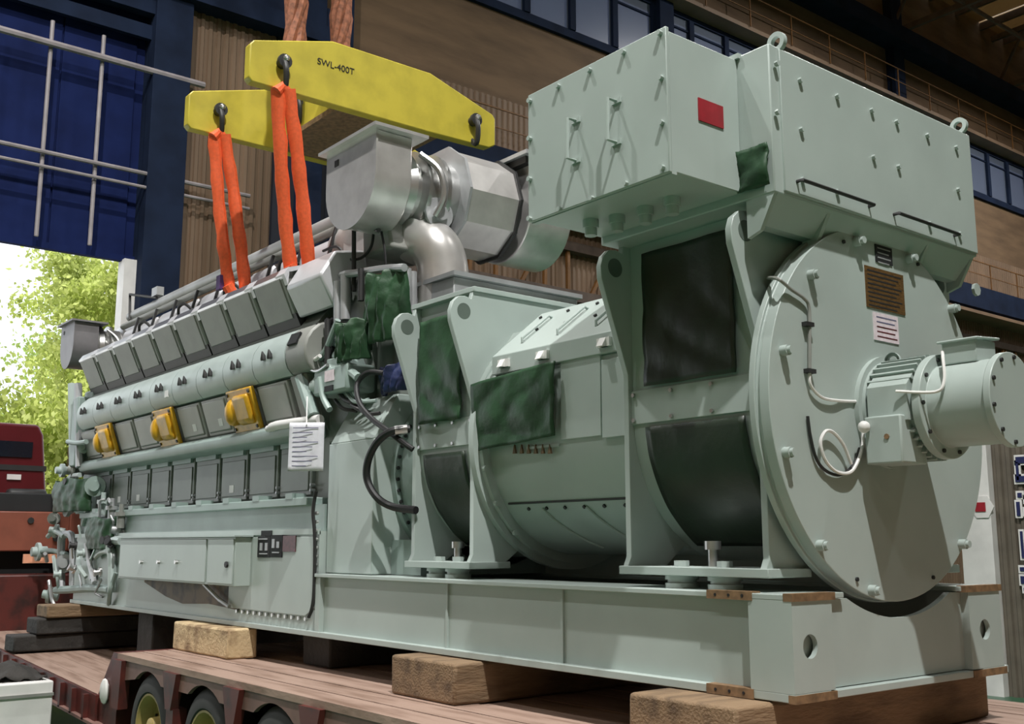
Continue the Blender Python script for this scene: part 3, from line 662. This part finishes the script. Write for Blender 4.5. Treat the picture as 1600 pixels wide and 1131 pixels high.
# charge-air cooler and end housing
MB().box(-4.95, -3.9, -.45, 1.0, 3.55, 4.22).build('charge_air_cooler', zinc, EN, bevel=.01)
MB().box(-4.97, -3.85, -.48, 1.02, 4.22, 4.26).build('cooler_flange', zinc, EN)
MB().box(-5.42, -4.75, -.80, .95, 2.85, 4.35).build('end_housing', dgrey, EN, bevel=.02)
MB().box(-4.75, -4.45, -.7, .7, 2.8, 3.9).build('gear_case', dgrey, EN, bevel=.02)
for px, py0, py1, r, y, m in ((527, 440, 530, .035, -.95, zinc), (540, 430, 500, .05, -.9, zinc), (564, 420, 470, .03, -.95, darkst), (635, 420, 510, .045, -.75, zinc), (628, 425, 540, .03, -.75, grey), (645, 425, 500, .04, -.6, zinc), (512, 500, 580, .03, -1.0, darkst), (497, 505, 560, .022, -1.0, darkst)):
    a = on(px, py0, y=y); b = on(px, py1, y=y); MB().cyl(b, a, r, 12).build('riser_pipe', m, EN)
MB().tube(smoothpath([on(px, py, y=-.9) for px, py in ((520, 470), (522, 440), (535, 430), (560, 426), (600, 420), (632, 418))]), .035, 10).build('header_pipe', zinc, EN)
for pts, r, y, m in ((((455, 568), (470, 560), (490, 562), (500, 556)), .02, -1.05, whitep), (((458, 575), (475, 572), (495, 580), (512, 570)), .018, -1.05, steel), (((500, 560), (510, 545), (520, 520), (528, 500)), .03, -1.0, minte), (((470, 590), (480, 620), (490, 650)), .06, -1.05, minte), (((500, 590), (505, 620), (515, 640)), .03, -1.05, minte), (((515, 575), (545, 580), (560, 590)), .04, -1.0, minte)):
    MB().tube(smoothpath([on(*p, y=y) for p in pts]), r, 9).build('small_pipe', m, EN)
a = on(505, 640, y=-1.0)
gv = MB().box(a.x-.12, a.x+.50, -1.05, -.75, 3.25, 3.50).build('governor', minte, EN, bevel=.03)
MB().prism('y', [(a.x-.02, 3.5), (a.x+.42, 3.5), (a.x+.36, 3.58), (a.x+.05, 3.58)], -1.02, -.8).build('governor_cap', minte, gv, bevel=.01)
MB().lathe((a.x-.1, -.95, 3.36), (-1, -.3, 0), [(0, .10), (.06, .10), (.06, .07), (.12, .07)], 16).build('governor_flange', camc, gv)
MB().box(a.x+.12, a.x+.28, -1.062, -1.05, 3.36, 3.46).build('white_tag', paperp, gv)
MB().box(a.x+.12, a.x+.27, -1.062, -1.05, 3.27, 3.32).build('black_plate', plblk, gv)
for k in range(7):
    q = on(520+random.random()*40, 610+random.random()*35, y=-.95)
    MB().tube(smoothpath([q, q+Vector((.2, -.03, -.1)), q+Vector((.35, .02, -.05-.1*random.random()))]), .018, 7).build('small_pipe', random.choice([darkst, zinc, minte]), EN)
for k in range(10):
    q = on(495+random.random()*45, 500+random.random()*80, y=-.9); MB().lathe(q, (0, -1, .2), [(0, .05), (.04, .05), (.04, .03), (.09, .03)], 10).build('valve_fitting', random.choice([steel, zinc, minte, darkst]), EN)
# pump end panel, slanted, at the end of the pump row
MB().prism('x', [(-.90, 3.05), (-1.06, 3.50), (-.90, 3.52), (-.75, 3.05)], X0+.03, X0+.35).build('pump_end_cover', grey, EN, bevel=.02)
# flywheel housing
MB().box(-5.05, -4.28, -.99, .99, 1.665, 2.80).build('flywheel_housing', mint, EN, bevel=.008)
MB().prism('x', [(-.99, 2.80), (-.76, 3.20), (.76, 3.20), (.99, 2.80)], -5.03, -4.28).build('housing_roof', mint, EN, bevel=.008)
fw = MB().lathe((-4.29, 0, 2.50), (1, 0, 0), [(0, .82), (.08, .82), (.08, .77), (.46, .77)], 48).build('flywheel_cover', minte, EN)
bolts(fw, [(-4.21, .795*math.cos(a), 2.50+.795*math.sin(a)) for a in [PI*.75+.12*k for k in range(12)]], (1, 0, 0), .016, .015, darkst)
MB().box(-4.42, -3.83, -.80, .80, 1.665, 1.95).build('coupling_guard', minte, EN)
# sump cover plate with a bolted edge
a = on(366, 945, y=-1.07); b = on(488, 960, y=-1.07)
cvr = MB().prism('y', [(-6.9, 1.98), (-5.13, 1.98), (-5.13, 1.42), (-5.17, 1.33), (-5.27, 1.285), (-6.9, 1.285)], -1.066, -1.05).build('sump_cover', mint, EN, bevel=.004)
bolts(cvr, [(-5.10, -1.055, 1.36+.075*k) for k in range(12)]+[(-5.25-.13*k, -1.055, 1.26) for k in range(12)], (0, -1, 0), .018, .022, steel, 'edge_bolt')
MB().tube(smoothpath([(-5.105, -1.08, 2.38), (-5.13, -1.09, 2.2), (-5.10, -1.08, 1.95), (-5.09, -1.08, 1.45), (-5.16, -1.085, 1.28)]), .017, 7).build('cable_run', darkst, cvr)
def side_plate(px0, py0, px1, py1, m, name):
    a = on(px0, py0, y=-1.068); b = on(px1, py1, y=-1.068)
    o = MB().box(a.x, b.x, -1.074, -1.066, b.z, a.z).build(name, m, cvr)
    return o
side_plate(409, 829, 425, 837, plblk, 'black_plate'); side_plate(404, 838, 422, 871, plblk, 'black_plate'); side_plate(424, 836, 441, 871, plblk, 'black_plate'); side_plate(443, 837, 462, 862, pldred, 'dark_red_plate')
for px0, py0, px1, py1 in ((406, 841, 419, 843), (408, 848, 411, 860), (416, 848, 419, 860), (427, 842, 430, 856), (434, 846, 438, 856), (407, 864, 419, 866), (427, 862, 438, 864)):
    side_plate(px0, py0, px1, py1, zinc, 'plate_marking').location.y = -.008
# control cabinet hung on the sump
CC = MB().box(-9.7, -6.42, -1.23, -1.05, 1.51, 1.985).build('control_cabinet', mint, EN, bevel=.006)
MB().box(-9.66, -7.10, -1.242, -1.23, 1.53, 1.965).build('cabinet_door', mint, CC, bevel=.004)
MB().box(-7.05, -6.44, -1.242, -1.23, 1.53, 1.965).build('cabinet_door', mint, CC, bevel=.004)
MB().box(-9.75, -6.38, -1.26, -1.05, 1.985, 2.0).build('rain_lip', camc, CC)
bolts(CC, [on(px, 878, y=-1.243) for px in (222, 249, 277)], (0, -1, 0), .022, .03, steel, 'latch')
bolts(CC, [on(355, 882, y=-1.243)], (0, -1, 0), .03, .02, black, 'key_lock')
a = on(365, 920, y=-1.06); MB().tube([(a.x-.6, -1.12, 1.50), (a.x-.2, -1.12, 1.36), (a.x, -1.1, 1.30)], .02, 7).build('drain_pipe', zinc, EN)
MB().prism('y', [(-9.3, 1.47), (-8.6, 1.33), (-8.1, 1.27), (-7.4, 1.30), (-6.7, 1.27), (-6.45, 1.33), (-6.42, 1.5), (-9.3, 1.5)], -1.056, -1.05).build('brown_reflection', mat('reflection_brown', (.13, .09, .055), .6, var=.3, scale=6, stain=(.03, .025, .02)), EN)  # brown patch painting a rusty-looking reflection below the cabinet
# free end (far left): pumps, coolers and pipes
FE = MB().box(-12.75, -12.05, -.80, .80, 1.6, 3.6).build('front_gearcase', minte, EN, bevel=.03)
MB().box(-12.45, -12.05, -.95, .95, 2.9, 4.1).build('front_housing', minte, EN, bevel=.03)
pump = [((112, 600), (113, 660), (114, 735)), ((122, 600), (123, 660), (124, 730)), ((106, 690), (120, 692), (135, 690)), ((118, 745), (125, 770), (128, 800)), ((140, 770), (136, 800), (130, 820)),
        ((96, 920), (96, 845), (104, 835), (114, 845), (114, 920)), ((88, 922), (110, 921), (140, 919), (172, 921)), ((175, 925), (175, 870), (172, 855), (178, 845), (190, 845)), ((164, 925), (164, 880), (166, 860), (172, 848)), ((184, 925), (184, 880)), ((60, 862), (80, 860), (104, 866)),
        ((75, 838), (85, 830), (100, 838)), ((150, 870), (160, 862), (172, 862)), ((110, 800), (125, 790), (140, 785)), ((190, 925), (190, 890)), ((120, 800), (120, 780), (130, 765), (140, 760)), ((100, 760), (110, 745), (125, 742)), ((135, 850), (140, 880), (148, 910))]
for i, pts in enumerate(pump):
    y = (-1.0, -1.05, -1.1, -.95, -1.0)[i % 5]; m = (camc, zinc, minte, camc)[i % 4]
    MB().tube(smoothpath([on(*p, y=y) for p in pts], 5), .055 if i in (0, 1, 5, 6, 7) else .035, 9).build('cooling_pipe', m, EN)
for i, (px, py, r) in enumerate(((62, 862, .14), (80, 930, .12), (102, 880, .13), (108, 790, .16), (90, 830, .10), (150, 760, .14), (155, 900, .10), (120, 735, .12), (132, 700, .08), (147, 868, .13), (190, 830, .1), (85, 810, .09), (100, 735, .1), (176, 840, .07))):
    q = on(px, py, y=-1.0); MB().lathe(q, ((0, -1, 0), (-.5, -1, .2), (1, -.6, 0))[i % 3], [(-.1, r*.6), (0, r*.6), (0, r), (.05, r), (.05, r*.55), (.12, r*.5)], 16).build('pump_body', (camc, minte, zinc, grey)[i % 4], EN)
for k in range(3):
    q = on(160+14*k, 805+10*k, y=-1.06); MB().lathe(q, (0, 0, 1), [(0, .05), (.15, .05), (.15, .08), (.2, .08), (.2, .03), (.3, .03)], 12).build('valve_fitting', (camc, zinc, grey)[k], EN)
rr = random.Random(5)
for k in range(16):
    px = 70+rr.random()*115; py = 770+rr.random()*140; q = on(px, py, y=-1.08-.08*rr.random())
    d1 = Vector((rr.uniform(-.25, .25), rr.uniform(-.05, .05), rr.uniform(-.3, .3))); d2 = d1+Vector((rr.uniform(-.2, .2), .05, rr.uniform(-.3, .1)))
    MB().tube(smoothpath([q, q+d1*.6, q+d1, q+d2], 4), rr.choice([.014, .02, .028]), 7).build('small_pipe', rr.choice([steel, zinc, camc, darkst, minte]), EN)
for k in range(8):
    q = on(80+rr.random()*110, 740+rr.random()*160, y=-1.12); MB().lathe(q, (rr.uniform(-.4, .4), -1, rr.uniform(-.3, .5)), [(0, .06), (.03, .06), (.03, .035), (.08, .035), (.08, .05), (.1, .05)], 12).build('valve_fitting', rr.choice([steel, camc, darkst]), EN)
MB().box(-12.45, -12.2, -1.1, -.9, 3.0, 4.0).build('end_bracket', minte, EN, bevel=.02)
# guard posts near the far turbo
MB().tube([on(px, py, y=-.5) for px, py in ((203, 500), (203, 460), (245, 465))], .02, 7).build('guard_rail', darkst, EN)
a = on(243, 460, y=-.5); MB().box(a.x-.1, a.x+.1, -.52, -.42, a.z-.02, a.z+.1).build('sensor_box', zinc, EN)

# ================================================================== turbochargers (axis across the engine)
def turbo(name, label, ox, oz, full, hm):
    T = thing(name, label, 'turbocharger', (-4.6+ox, -.2, 4.7+oz), 'exhaust turbochargers')
    def U(x0, x1, zt, zc, r): 
        xc = (x0+x1)/2; return [(x0, zt), (x1, zt)]+[(xc+r*math.cos(a), zc-r*math.sin(a)) for a in [PI*k/20 for k in range(21)]]
    X = -4.605+ox
    h = MB().prism('y', U(X-.425, X+.425, 5.5+oz, 5.13+oz, .425), -1.10, -.72).build('outlet_hood', hm, T, bevel=.012)
    MB().box(X-.51, X+.51, -1.16, -.60, 5.5+oz, 5.53+oz).build('hood_flange', hm, h)
    MB().prism('y', U(X-.44, X+.44, 5.5+oz, 5.13+oz, .44), -1.105, -1.085).build('hood_rim', hm, h)
    MB().box(X-.28, X-.21, -1.112, -1.10, 5.34+oz, 5.40+oz).build('name_tag', darkst, h)
    z = 5.15+oz
    MB().lathe((X, -.72, z), (0, 1, 0), [(0, .37), (.03, .37), (.05, .33), (.12, .36), (.14, .30), (.20, .30), (.22, .39), (.26, .39), (.28, .33), (.40, .33), (.42, .40), (.46, .40), (.48, .36), (.60, .36)], 40).build('turbine_casing', steel, T)
    for k in range(6):
        a = 2.2+.45*k; MB().tube([(X+.34*math.cos(a), -.62, z+.34*math.sin(a)), (X+.42*math.cos(a), -.5, z+.42*math.sin(a)), (X+.36*math.cos(a), -.3, z+.36*math.sin(a))], .022, 7).build('oil_pipe', zinc, T)
    MB().lathe((X+.1, -.35, z-.25), (1, 0, 0), [(0, .12), (.20, .12), (.20, .15), (.23, .15), (.23, .07), (.27, .07)], 16).build('bearing_block', zinc, T)
    MB().tube(smoothpath([(X+.3, -.55, z+.28), (X+.42, -.42, z+.12), (X+.44, -.38, z-.12), (X+.36, -.42, z-.3)]), .03, 8).build('oil_pipe', steel, T)
    s_ = MB().lathe((X, -.12, z), (0, 1, 0), [(0, .40), (.015, .49), (.58, .49), (.60, .42)], 10, ph=PI/10).build('intake_silencer', silver, T)
    MB().lathe((X, -.14, z), (0, 1, 0), [(0, .52), (.03, .52)], 10, ph=PI/10).build('silencer_plate', zinc, s_)
    MB().lathe((X, .46, z), (0, 1, 0), [(0, .52), (.03, .52)], 10, ph=PI/10).build('silencer_plate', darkst, s_)
    if full:
        h2 = MB().prism('y', U(X-.47, X+.47, 5.62+oz, 5.13+oz, .47), .62, 1.15).build('outlet_hood', silver, T, bevel=.012)
        MB().box(X-.55, X+.55, .50, 1.25, 5.62+oz, 5.66+oz).build('hood_flange', zinc, h2)
        MB().box(X-.49, X+.49, .54, 1.2, 5.55+oz, 5.62+oz).build('flange_seal', darkst, h2)
        MB().lathe((X, .46, z), (0, 1, 0), [(0, .34), (.2, .34)], 20).build('shaft_casing', darkst, T)
        MB().lathe((X+.28, .9, 5.33+oz), (.6, -.8, 0), [(.28, .03), (.29, .03)], 8).build('warning_dot', darkst, h2)
    return T
turbo('turbocharger', 'silver turbocharger with U-shaped hood above the generator end of the engine', 0, 0, True, silver)
ft = turbo('turbocharger', 'distant dull grey turbocharger hood at the far end of the engine', -8.5, -.18, False, mat('dull_duct_grey', (.23, .22, .23), .45, metal=.3))
ft.scale = (.74, .95, .85)

# ------------------------------------------------ loose covers, hose and notice around the engine
def bundle(label, px0, py0, px1, py1, y, m, seed, bul=.12, k=1.):
    a = on(px0, py1, y=y); b = on(px1, py0, y=y)
    def fn(u, v):
        s_ = (math.sin(PI*min(max(u, .001), .999))**.45)*(.75+.25*(math.sin(PI*min(1, v*.95+.03))**.5))
        pl = k*.022*math.sin(19*u+1.5*math.sin(4*v+seed))*(.35+.65*v)+k*.014*math.sin(37*u-5*v)
        return (a.x+(b.x-a.x)*(u+.012*math.sin(v*5+seed)), y-bul*s_-pl+.12, a.z+(b.z-a.z)*v+.02*math.sin(u*11+seed)*(v > .95))
    tag(cloth(fn, 40, 26, .025, 7, m, 'tarpaulin', loc=((a.x+b.x)/2, y, a.z), seed=seed), label, 'tarpaulin', 'covers on the engine ends')
bundle('tall green tarpaulin hanging below the pipe frame at the engine end', 562, 415, 628, 545, -.92, tarpg, 11, .2)
bundle('small bunched dark green cover beside the tall green tarpaulin', 515, 495, 563, 570, -1.05, tarpg, 12, .15)
bundle('navy blue cover on top of the flywheel housing', 588, 565, 642, 618, -.85, tarpb, 13, .18)
bundle('square green cover over a pump at the far engine end', 76, 745, 132, 802, -1.15, tarpg, 14, .2, .3)
bundle('lower green cover beside the far end control cabinet', 126, 808, 171, 858, -1.15, tarpg, 15, .15, .3)
ho = [on(px, py, y=y) for px, py, y in ((600, 583, -.9), (575, 582, -.95), (558, 600, -1.0), (562, 630, -1.05), (582, 655, -1.05), (605, 672, -1.08), (628, 690, -1.05), (645, 702, -1.0))]
tag(MB().tube(smoothpath(ho), .024, 10).build('hose', black, loc=ho[3]), 'thin black hose curving over the sloped flywheel housing roof', 'hose', 'black hoses')
ho = [on(px, py, y=y) for px, py, y in ((640, 670, -1.0), (613, 673, -1.12), (590, 690, -1.16), (575, 720, -1.16), (574, 750, -1.14), (590, 778, -1.1), (615, 792, -1.0), (650, 797, -.95))]
hz = MB().tube(smoothpath(ho), .032, 10).build('hose', black, loc=ho[5]); tag(hz, 'thick black hose loop hanging on the flywheel housing side', 'hose', 'black hoses')
MB().lathe(ho[0], ho[1]-ho[0], [(.02, .04), (.12, .04)], 10).build('hose_ferrule', steel, hz)
a = on(452, 660, y=-1.36); nd = Vector((rgt.x, rgt.y, 0)).normalized(); nw = .315; nh = .43; nn = Vector((-nd.y, nd.x, 0))*-1
nt_ = tag(MB().grid(lambda u, v: a+nd*(nw*u)+nn*(-.012*math.sin(u*4+v*2))+Vector((0, 0, -nh*(1-v))), 8, 10).build('notice_sheet', paper, loc=a-Vector((0, 0, nh)), solid=.003), 'white printed notice sheet hanging at the end of the crankcase doors', 'paper')
for k in range(9):
    q = a+nd*.04+nn*.02+Vector((0, 0, -.05-.042*k)); q2 = q+nd*(nw-.09-.05*(k % 3)); MB().bar(q, q2, .002, .007).build('printed_line', ink, nt_)
MB().tube([on(480, 620, y=-1.1), on(479, 664, y=-1.25)], .006, 6).build('string', whitep, nt_)

# ================================================================== lifting beam, slings and ropes
LB = thing('lifting_beam', 'yellow twin-plate lifting beam hanging above the engine', 'lifting beam', (-6.7, 0, 6.43))
bp = [(-1.5, 6.43), (-1.54, 6.47), (-1.54, 6.82), (-1.5, 6.87), (-.62, 7.13), (.62, 7.13), (1.5, 6.87), (1.54, 6.82), (1.54, 6.5), (1.45, 6.45), (.6, 6.43)]
def shackle(par, x, y, z):
    s_ = MB().lathe((x+.10, y, z), (-1, 0, 0), [(0, .075), (.04, .075), (.04, .055), (.2, .055)], 14).build('pin', darkst, par)
    MB().tube(smoothpath([(x+.09, y-.01, z+.02), (x+.12, y, z-.10), (x+.08, y+.02, z-.24), (x+.02, y+.02, z-.26), (x-.09, y, z-.1), (x-.09, y, z+.02)]), .03, 8).build('shackle', darkst, par)
    MB().sphere((x+.12, y, z+.02), .035, 10).build('pin_head', steel, par)
for k, xb in enumerate((-5.95, -7.5)):
    P = MB().prism('x', bp, xb-.06, xb+.06).build('side_plate', yellow, LB, bevel=.012)
    for yy in (-1.2, 1.2): shackle(P, xb+.06, yy, 6.70)
bx = MB().box(-7.44, -6.01, -.45, .75, 6.50, 6.95).build('centre_box', yellow, LB)
MB().box(-7.46, -6.0, -.5, .8, 6.44, 6.50).build('underside_plate', rustpad, LB)
p = on(461, 158, y=-.5); shackle(bx, p.x, -.5, p.z)
tx = bpy.data.curves.new('capacity_text', 'FONT'); tx.body = 'SWL-400T'; tx.size = .10; tx.extrude = .002
to = bpy.data.objects.new('tmp', tx); COL.objects.link(to); bpy.context.view_layer.update()
tm = bpy.data.meshes.new_from_object(to.evaluated_get(bpy.context.evaluated_depsgraph_get())); bpy.data.objects.remove(to)
tm.materials.clear(); tm.materials.append(black); lt = bpy.data.objects.new('capacity_lettering', tm); COL.objects.link(lt); lt.parent = LB
p = on(496, 99, x=-5.88)
lt.matrix_basis = Matrix.Translation(Vector((-5.885, p.y, p.z))-LB.location) @ Matrix(((0, 0, 1, 0), (1, 0, 0, 0), (0, 1, 0, 0), (0, 0, 0, 1)))
def sling(label, top, bot):
    T = thing('sling', label, 'sling', bot, 'orange round slings'); top = Vector(top); bot = Vector(bot)
    r = random.Random(int(top.x*10))
    for s_ in (-1, 1):
        pts = []
        for k in range(15):
            t = k/14; w = .05+.015*math.sin(PI*t)+.035*t
            pts.append(top.lerp(bot, t)+Vector((.45*w*s_, w*s_, 0))+Vector((r.uniform(-.006, .006), r.uniform(-.006, .006), 0)))
        MB().tube(pts, [.072+.006*math.sin(k*2.1+s_) for k in range(15)], 10, .7).build('strand', orange, T)
    MB().tube([top+Vector((0, -.07, -.05)), top+Vector((0, 0, .03)), top+Vector((0, .07, -.05))], .06, 10).build('top_bight', orange, T)
    MB().tube(smoothpath([bot+Vector((0, -.12, .05)), bot+Vector((0, 0, -.08)), bot+Vector((0, .12, .05))]), .065, 10).build('bottom_bight', orange, T)
    return T
sling('orange round sling on the right hook, over the end valve cover', (-5.85, -1.19, 6.42), (-6.15, -.78, 4.66))
s2 = sling('orange round sling on the left hook with a purple tag at its foot', (-7.40, -1.19, 6.42), (-7.50, -.85, 4.70))
MB().box(-7.62, -7.52, -1.05, -1.0, 4.70, 4.86).build('purple_tag', mat('purple_tag', (.06, .02, .12), .6), s2)
def crane_rope(label, y, x):
    T = thing('crane_rope', label, 'rope', (x, y, 7.13), 'crane ropes above the lifting beam')
    for k in range(6):
        dx, dy = .075*math.cos(k*PI/3), .075*math.sin(k*PI/3)
        pts = [(x+.085*math.cos(k*PI/3+z*1.4), y+.085*math.sin(k*PI/3+z*1.4), 7.1+z*.5) for z in range(28)]
        MB().tube(pts, .05, 7).build('strand', rustrope, T)
crane_rope('rust-brown twisted crane rope left of its twin above the yellow beam', -.90, -6.2)
crane_rope('rust-brown twisted crane rope right of its twin above the yellow beam', -.36, -6.2)

# ================================================================== trailer
TR = thing('low_loader_trailer', 'dark red low-loader trailer with worn deck carrying the generator set', 'trailer', (-5, 0, ZG))
for k in range(15):
    y0 = -1.86+.248*k
    MB().box(-7.72+.02*(k % 3), 3.2, y0, y0+.242, .77+.004*(k % 2), .825+.004*(k*7 % 3)).build('deck_board', deckm, TR)
MB().box(-7.6, 3.1, -1.2, 1.2, .45, .77).build('main_frame', trred, TR)
WX = [-6.88, -5.57, -4.25, -2.93, -1.62, -.3, 1.0]
pts = [(-7.75, .77), (3.2, .77), (3.2, .60)]
for wx in reversed(WX):
    pts += [(wx+.58*math.cos(a), .16+.56*math.sin(a)) for a in [.95+(PI-1.9)*k/10 for k in range(11)]]
pts += [(-7.75, .55)]
MB().prism('y', pts, -1.85, -1.81).build('side_skirt', trpink, TR)
for i, wx in enumerate(WX[:-1]):
    xm = (wx+WX[i+1])/2
    MB().prism('y', [(xm-.16, .77), (xm+.16, .77), (xm+.06, .45), (xm-.06, .45)], -1.90, -1.82).build('bracket', trred, TR)
    MB().box(xm-.08, xm+.08, -1.88, -1.75, -.0, .46).build('suspension_post', trred, TR)
    MB().box(xm-.09, xm+.09, -1.9, -1.75, .28, .31).build('post_cap', zinc, TR)
xm = -7.62
MB().prism('y', [(xm-.14, .77), (xm+.14, .77), (xm+.1, .30), (xm-.1, .30)], -1.90, -1.80).build('bracket', trred, TR)
TP = [(.04, .33), (0, .36), (0, .44), (.03, .50), (.06, .525), (.24, .525), (.28, .50), (.30, .44), (.30, .36), (.26, .33)]
for wx in WX:
    w = MB().lathe((wx, -1.83, .17), (0, 1, 0), TP, 40, cap=False).build('tyre', tyrem, TR)
    MB().lathe((wx, -1.82, .17), (0, 1, 0), [(0, .345), (0, .325), (.03, .31), (.14, .27), (.15, .15), (.10, .13), (.02, .12), (.0, .08), (-.01, .001)], 32, cap=False).build('rim', ochre, w)
    bolts(w, [(wx+.2*math.cos(a), -1.675, .17+.2*math.sin(a)) for a in [2*PI*k/10 for k in range(10)]], (0, -1, 0), .014, .02, darkst, 'wheel_nut')
    MB().lathe((wx, -1.50, .17), (0, 1, 0), TP, 28, cap=False).build('inner_tyre', tyrem, w)
# sloping lower deck and gooseneck
def zl(x): return .36+(-8.25-x)*.042
for k in range(15):
    y0 = -1.86+.248*k
    MB().add([(x, y, z) for x in (-8.3, -14.6) for y in (y0, y0+.243) for z in (zl(x)-.05, zl(x))], [(0, 1, 3, 2), (4, 6, 7, 5), (0, 4, 5, 1), (2, 3, 7, 6), (0, 2, 6, 4), (1, 5, 7, 3)]).build('deck_board', deckm, TR)
MB().prism('y', [(-7.9, .82), (-7.72, .82), (-7.72, .0), (-8.3, zl(-8.3)-.25), (-8.3, zl(-8.3))], -1.84, 1.84).build('step_riser', trred, TR)
MB().prism('y', [(-8.25, zl(-8.25)), (-14.6, zl(-14.6)), (-14.6, zl(-14.6)-.3), (-8.25, zl(-8.25)-.3)], -1.88, -1.84).build('low_side_beam', trred, TR)
MB().prism('y', [(-8.0, zl(-8.25)-.27), (-14.6, zl(-14.6)-.27), (-14.6, zl(-14.6)-.3), (-8.0, zl(-8.25)-.3)], -1.93, -1.84).build('low_flange', trpink, TR)
x = -8.5
while x > -14.4:
    MB().box(x-.03, x+.03, -1.93, -1.86, zl(x)-.28, zl(x)-.02).build('side_rib', trred, TR); x -= .42
MB().box(-14.4, -8.3, -1.2, 1.2, .02, .3).build('main_frame', trred, TR)
MB().sphere((-8.05, -1.86, .42), .10, 12, (1, .4, 1.3)).build('marker_lamp', whitep, TR)
MB().box(-15.2, -14.3, -1.8, 1.8, .3, 1.45).build('gooseneck_riser', trred, TR, bevel=.03)
MB().box(-17.6, -14.6, -1.7, -.40, 1.80, 2.42).build('gooseneck', orpaint, TR, bevel=.02)
MB().box(-17.6, -14.6, -.40, 1.7, 1.80, 2.42).build('gooseneck', orpaint, TR, bevel=.02)
bolts(TR, [(-14.59, -.6, 2.28), (-14.59, -.6, 2.0), (-14.59, -1.0, 2.28)], (1, 0, 0), .05, .02, darkst)
MB().box(-17.0, -14.9, -1.6, -.45, 2.42, 2.72).build('mudguard', plblk, TR, bevel=.02)
MB().box(-17.0, -14.95, -1.6, .9, .7, 1.8).build('gooseneck_dark_filler', plblk, TR)  # dark block added to fill the see-through space under the gooseneck
st = tag(MB().box(-14.30, -14.26, -1.15, -.36, 1.62, 1.76).build('marker_board', orange if False else mat('faded_orange', (.80, .36, .22), .6), loc=(-14.28, -.75, 1.62)), 'pale orange and white striped marker board at the far left', 'marker board')
for k, y in enumerate((-.52, -.40)): MB().box(-14.259, -14.255, y, y+.06, 1.62, 1.76).build('stripe', whitep if k else pldred, st)

# truck standing outside
TK = thing('truck', 'dark red truck cab seen from behind outside the door', 'truck', (-19.2, -.2, ZG))
MB().prism('x', [(-1.5, 2.3), (-1.5, 4.0), (-1.3, 4.2), (.02, 4.2), (.12, 4.0), (.24, 2.9), (.24, 2.3)], -20.6, -18.4).build('cab', cabred, TK, bevel=.06)
MB().box(-18.39, -18.36, -1.2, -.08, 3.55, 3.85).build('rear_window', glassdk, TK)
MB().box(-18.42, -18.37, -1.5, .20, 3.30, 3.40).build('cab_seam', darkst, TK)
MB().box(-18.39, -18.36, -.5, -.25, 3.12, 3.22).build('white_tag', whitep, TK)
MB().box(-18.6, -18.2, -.5, .22, 2.45, 2.95).build('air_tank', darkst, TK, bevel=.08)
MB().box(-20.8, -18.2, -1.3, .1, .9, 2.3).build('chassis', darkst, TK)
for y in (-1.2, .0):
    MB().lathe((-19.4, y-.15, ZG+.52), (0, 1, 0), [(0, .3), (0, .45), (.05, .52), (.27, .52), (.32, .45), (.32, .3)], 28).build('wheel', black, TK)

# ------------------------------------------------ timber packing
def timber(label, x0, x1, y0, y1, z0, z1, m, group='timber packing blocks', seed=1):
    r = random.Random(seed); n = 6; mb = MB()
    lx = (x1-x0) > (y1-y0)
    def j(): return r.uniform(-.012, .012)
    sec = []
    for k in range(n+1):
        t = k/n
        if lx: x = x0+(x1-x0)*t; sec.append([(x, y0+j(), z0), (x, y1+j(), z0), (x, y1+j(), z1+j()*.3-.003), (x, y0+j(), z1+j()*.3-.003)])
        else: y = y0+(y1-y0)*t; sec.append([(x0+j(), y, z0), (x1+j(), y, z0), (x1+j(), y, z1+j()*.3-.003), (x0+j(), y, z1+j()*.3-.003)])
    vs = [p for s_ in sec for p in s_]; fs = [(0, 1, 2, 3), (n*4+3, n*4+2, n*4+1, n*4)]
    for k in range(n):
        for q in range(4): fs.append((k*4+q, k*4+(q+1) % 4, (k+1)*4+(q+1) % 4, (k+1)*4+q))
    tag(mb.add(vs, fs).build('timber_block', m, loc=((x0+x1)/2, (y0+y1)/2, z0), bevel=.02), label, 'timber', group)
timber('thick brown timber under the generator end, nearest the camera', -.90, -.14, -1.38, 1.10, .835, 1.117, wood, seed=3)
timber('brown timber block under the middle of the base frame', -3.42, -2.62, -1.32, 1.2, .835, 1.117, wood, seed=4)
timber('pale short timber block under the engine sump', -7.72, -6.35, -1.30, -1.0, .835, 1.117, woodp, seed=5)
timber('dark timber under the base between the pale and middle blocks', -5.6, -5.1, -.9, 1.0, .835, 1.117, wooddk, seed=6)
timber('lowest dark sleeper of the stack under the far engine end', -12.1, -11.65, -1.86, 1.7, zl(-12.1)+.006, .74, wooddk, seed=7)
timber('middle dark sleeper of the stack under the far engine end', -12.1, -11.6, -1.60, 1.7, .742, .95, wooddk, seed=8)
timber('top weathered sleeper of the stack under the far engine end', -12.05, -11.55, -1.50, 1.7, .952, 1.117, wood, seed=9)
timber('dark sleeper lying under the oil sump behind the pale block', -9.6, -9.1, -1.0, 1.4, zl(-9.1)+.06, 1.117, wooddk, seed=10)
# white block by the trailer
wbk = tag(MB().box(-9.7, -8.62, -2.85, -2.2, ZG, .50).build('concrete_block', whitep, loc=(-9.2, -2.5, ZG), bevel=.02), 'white block standing on the floor at the left edge beside the trailer', 'block')
MB().box(-9.6, -8.60, -2.87, -2.2, .35, .38).build('block_groove', grey, wbk)
rg = tag(cloth(lambda u, v: (-9.65+.95*u, -2.8+.55*v, .54+.13*math.sin(PI*u)*math.sin(PI*v)), 14, 12, .05, 7, wooddk, 'rag', loc=(-9.2, -2.5, .5), seed=21, axis=(0, 0, 1)), 'dirty rag lying on the white block at the left edge', 'rag')
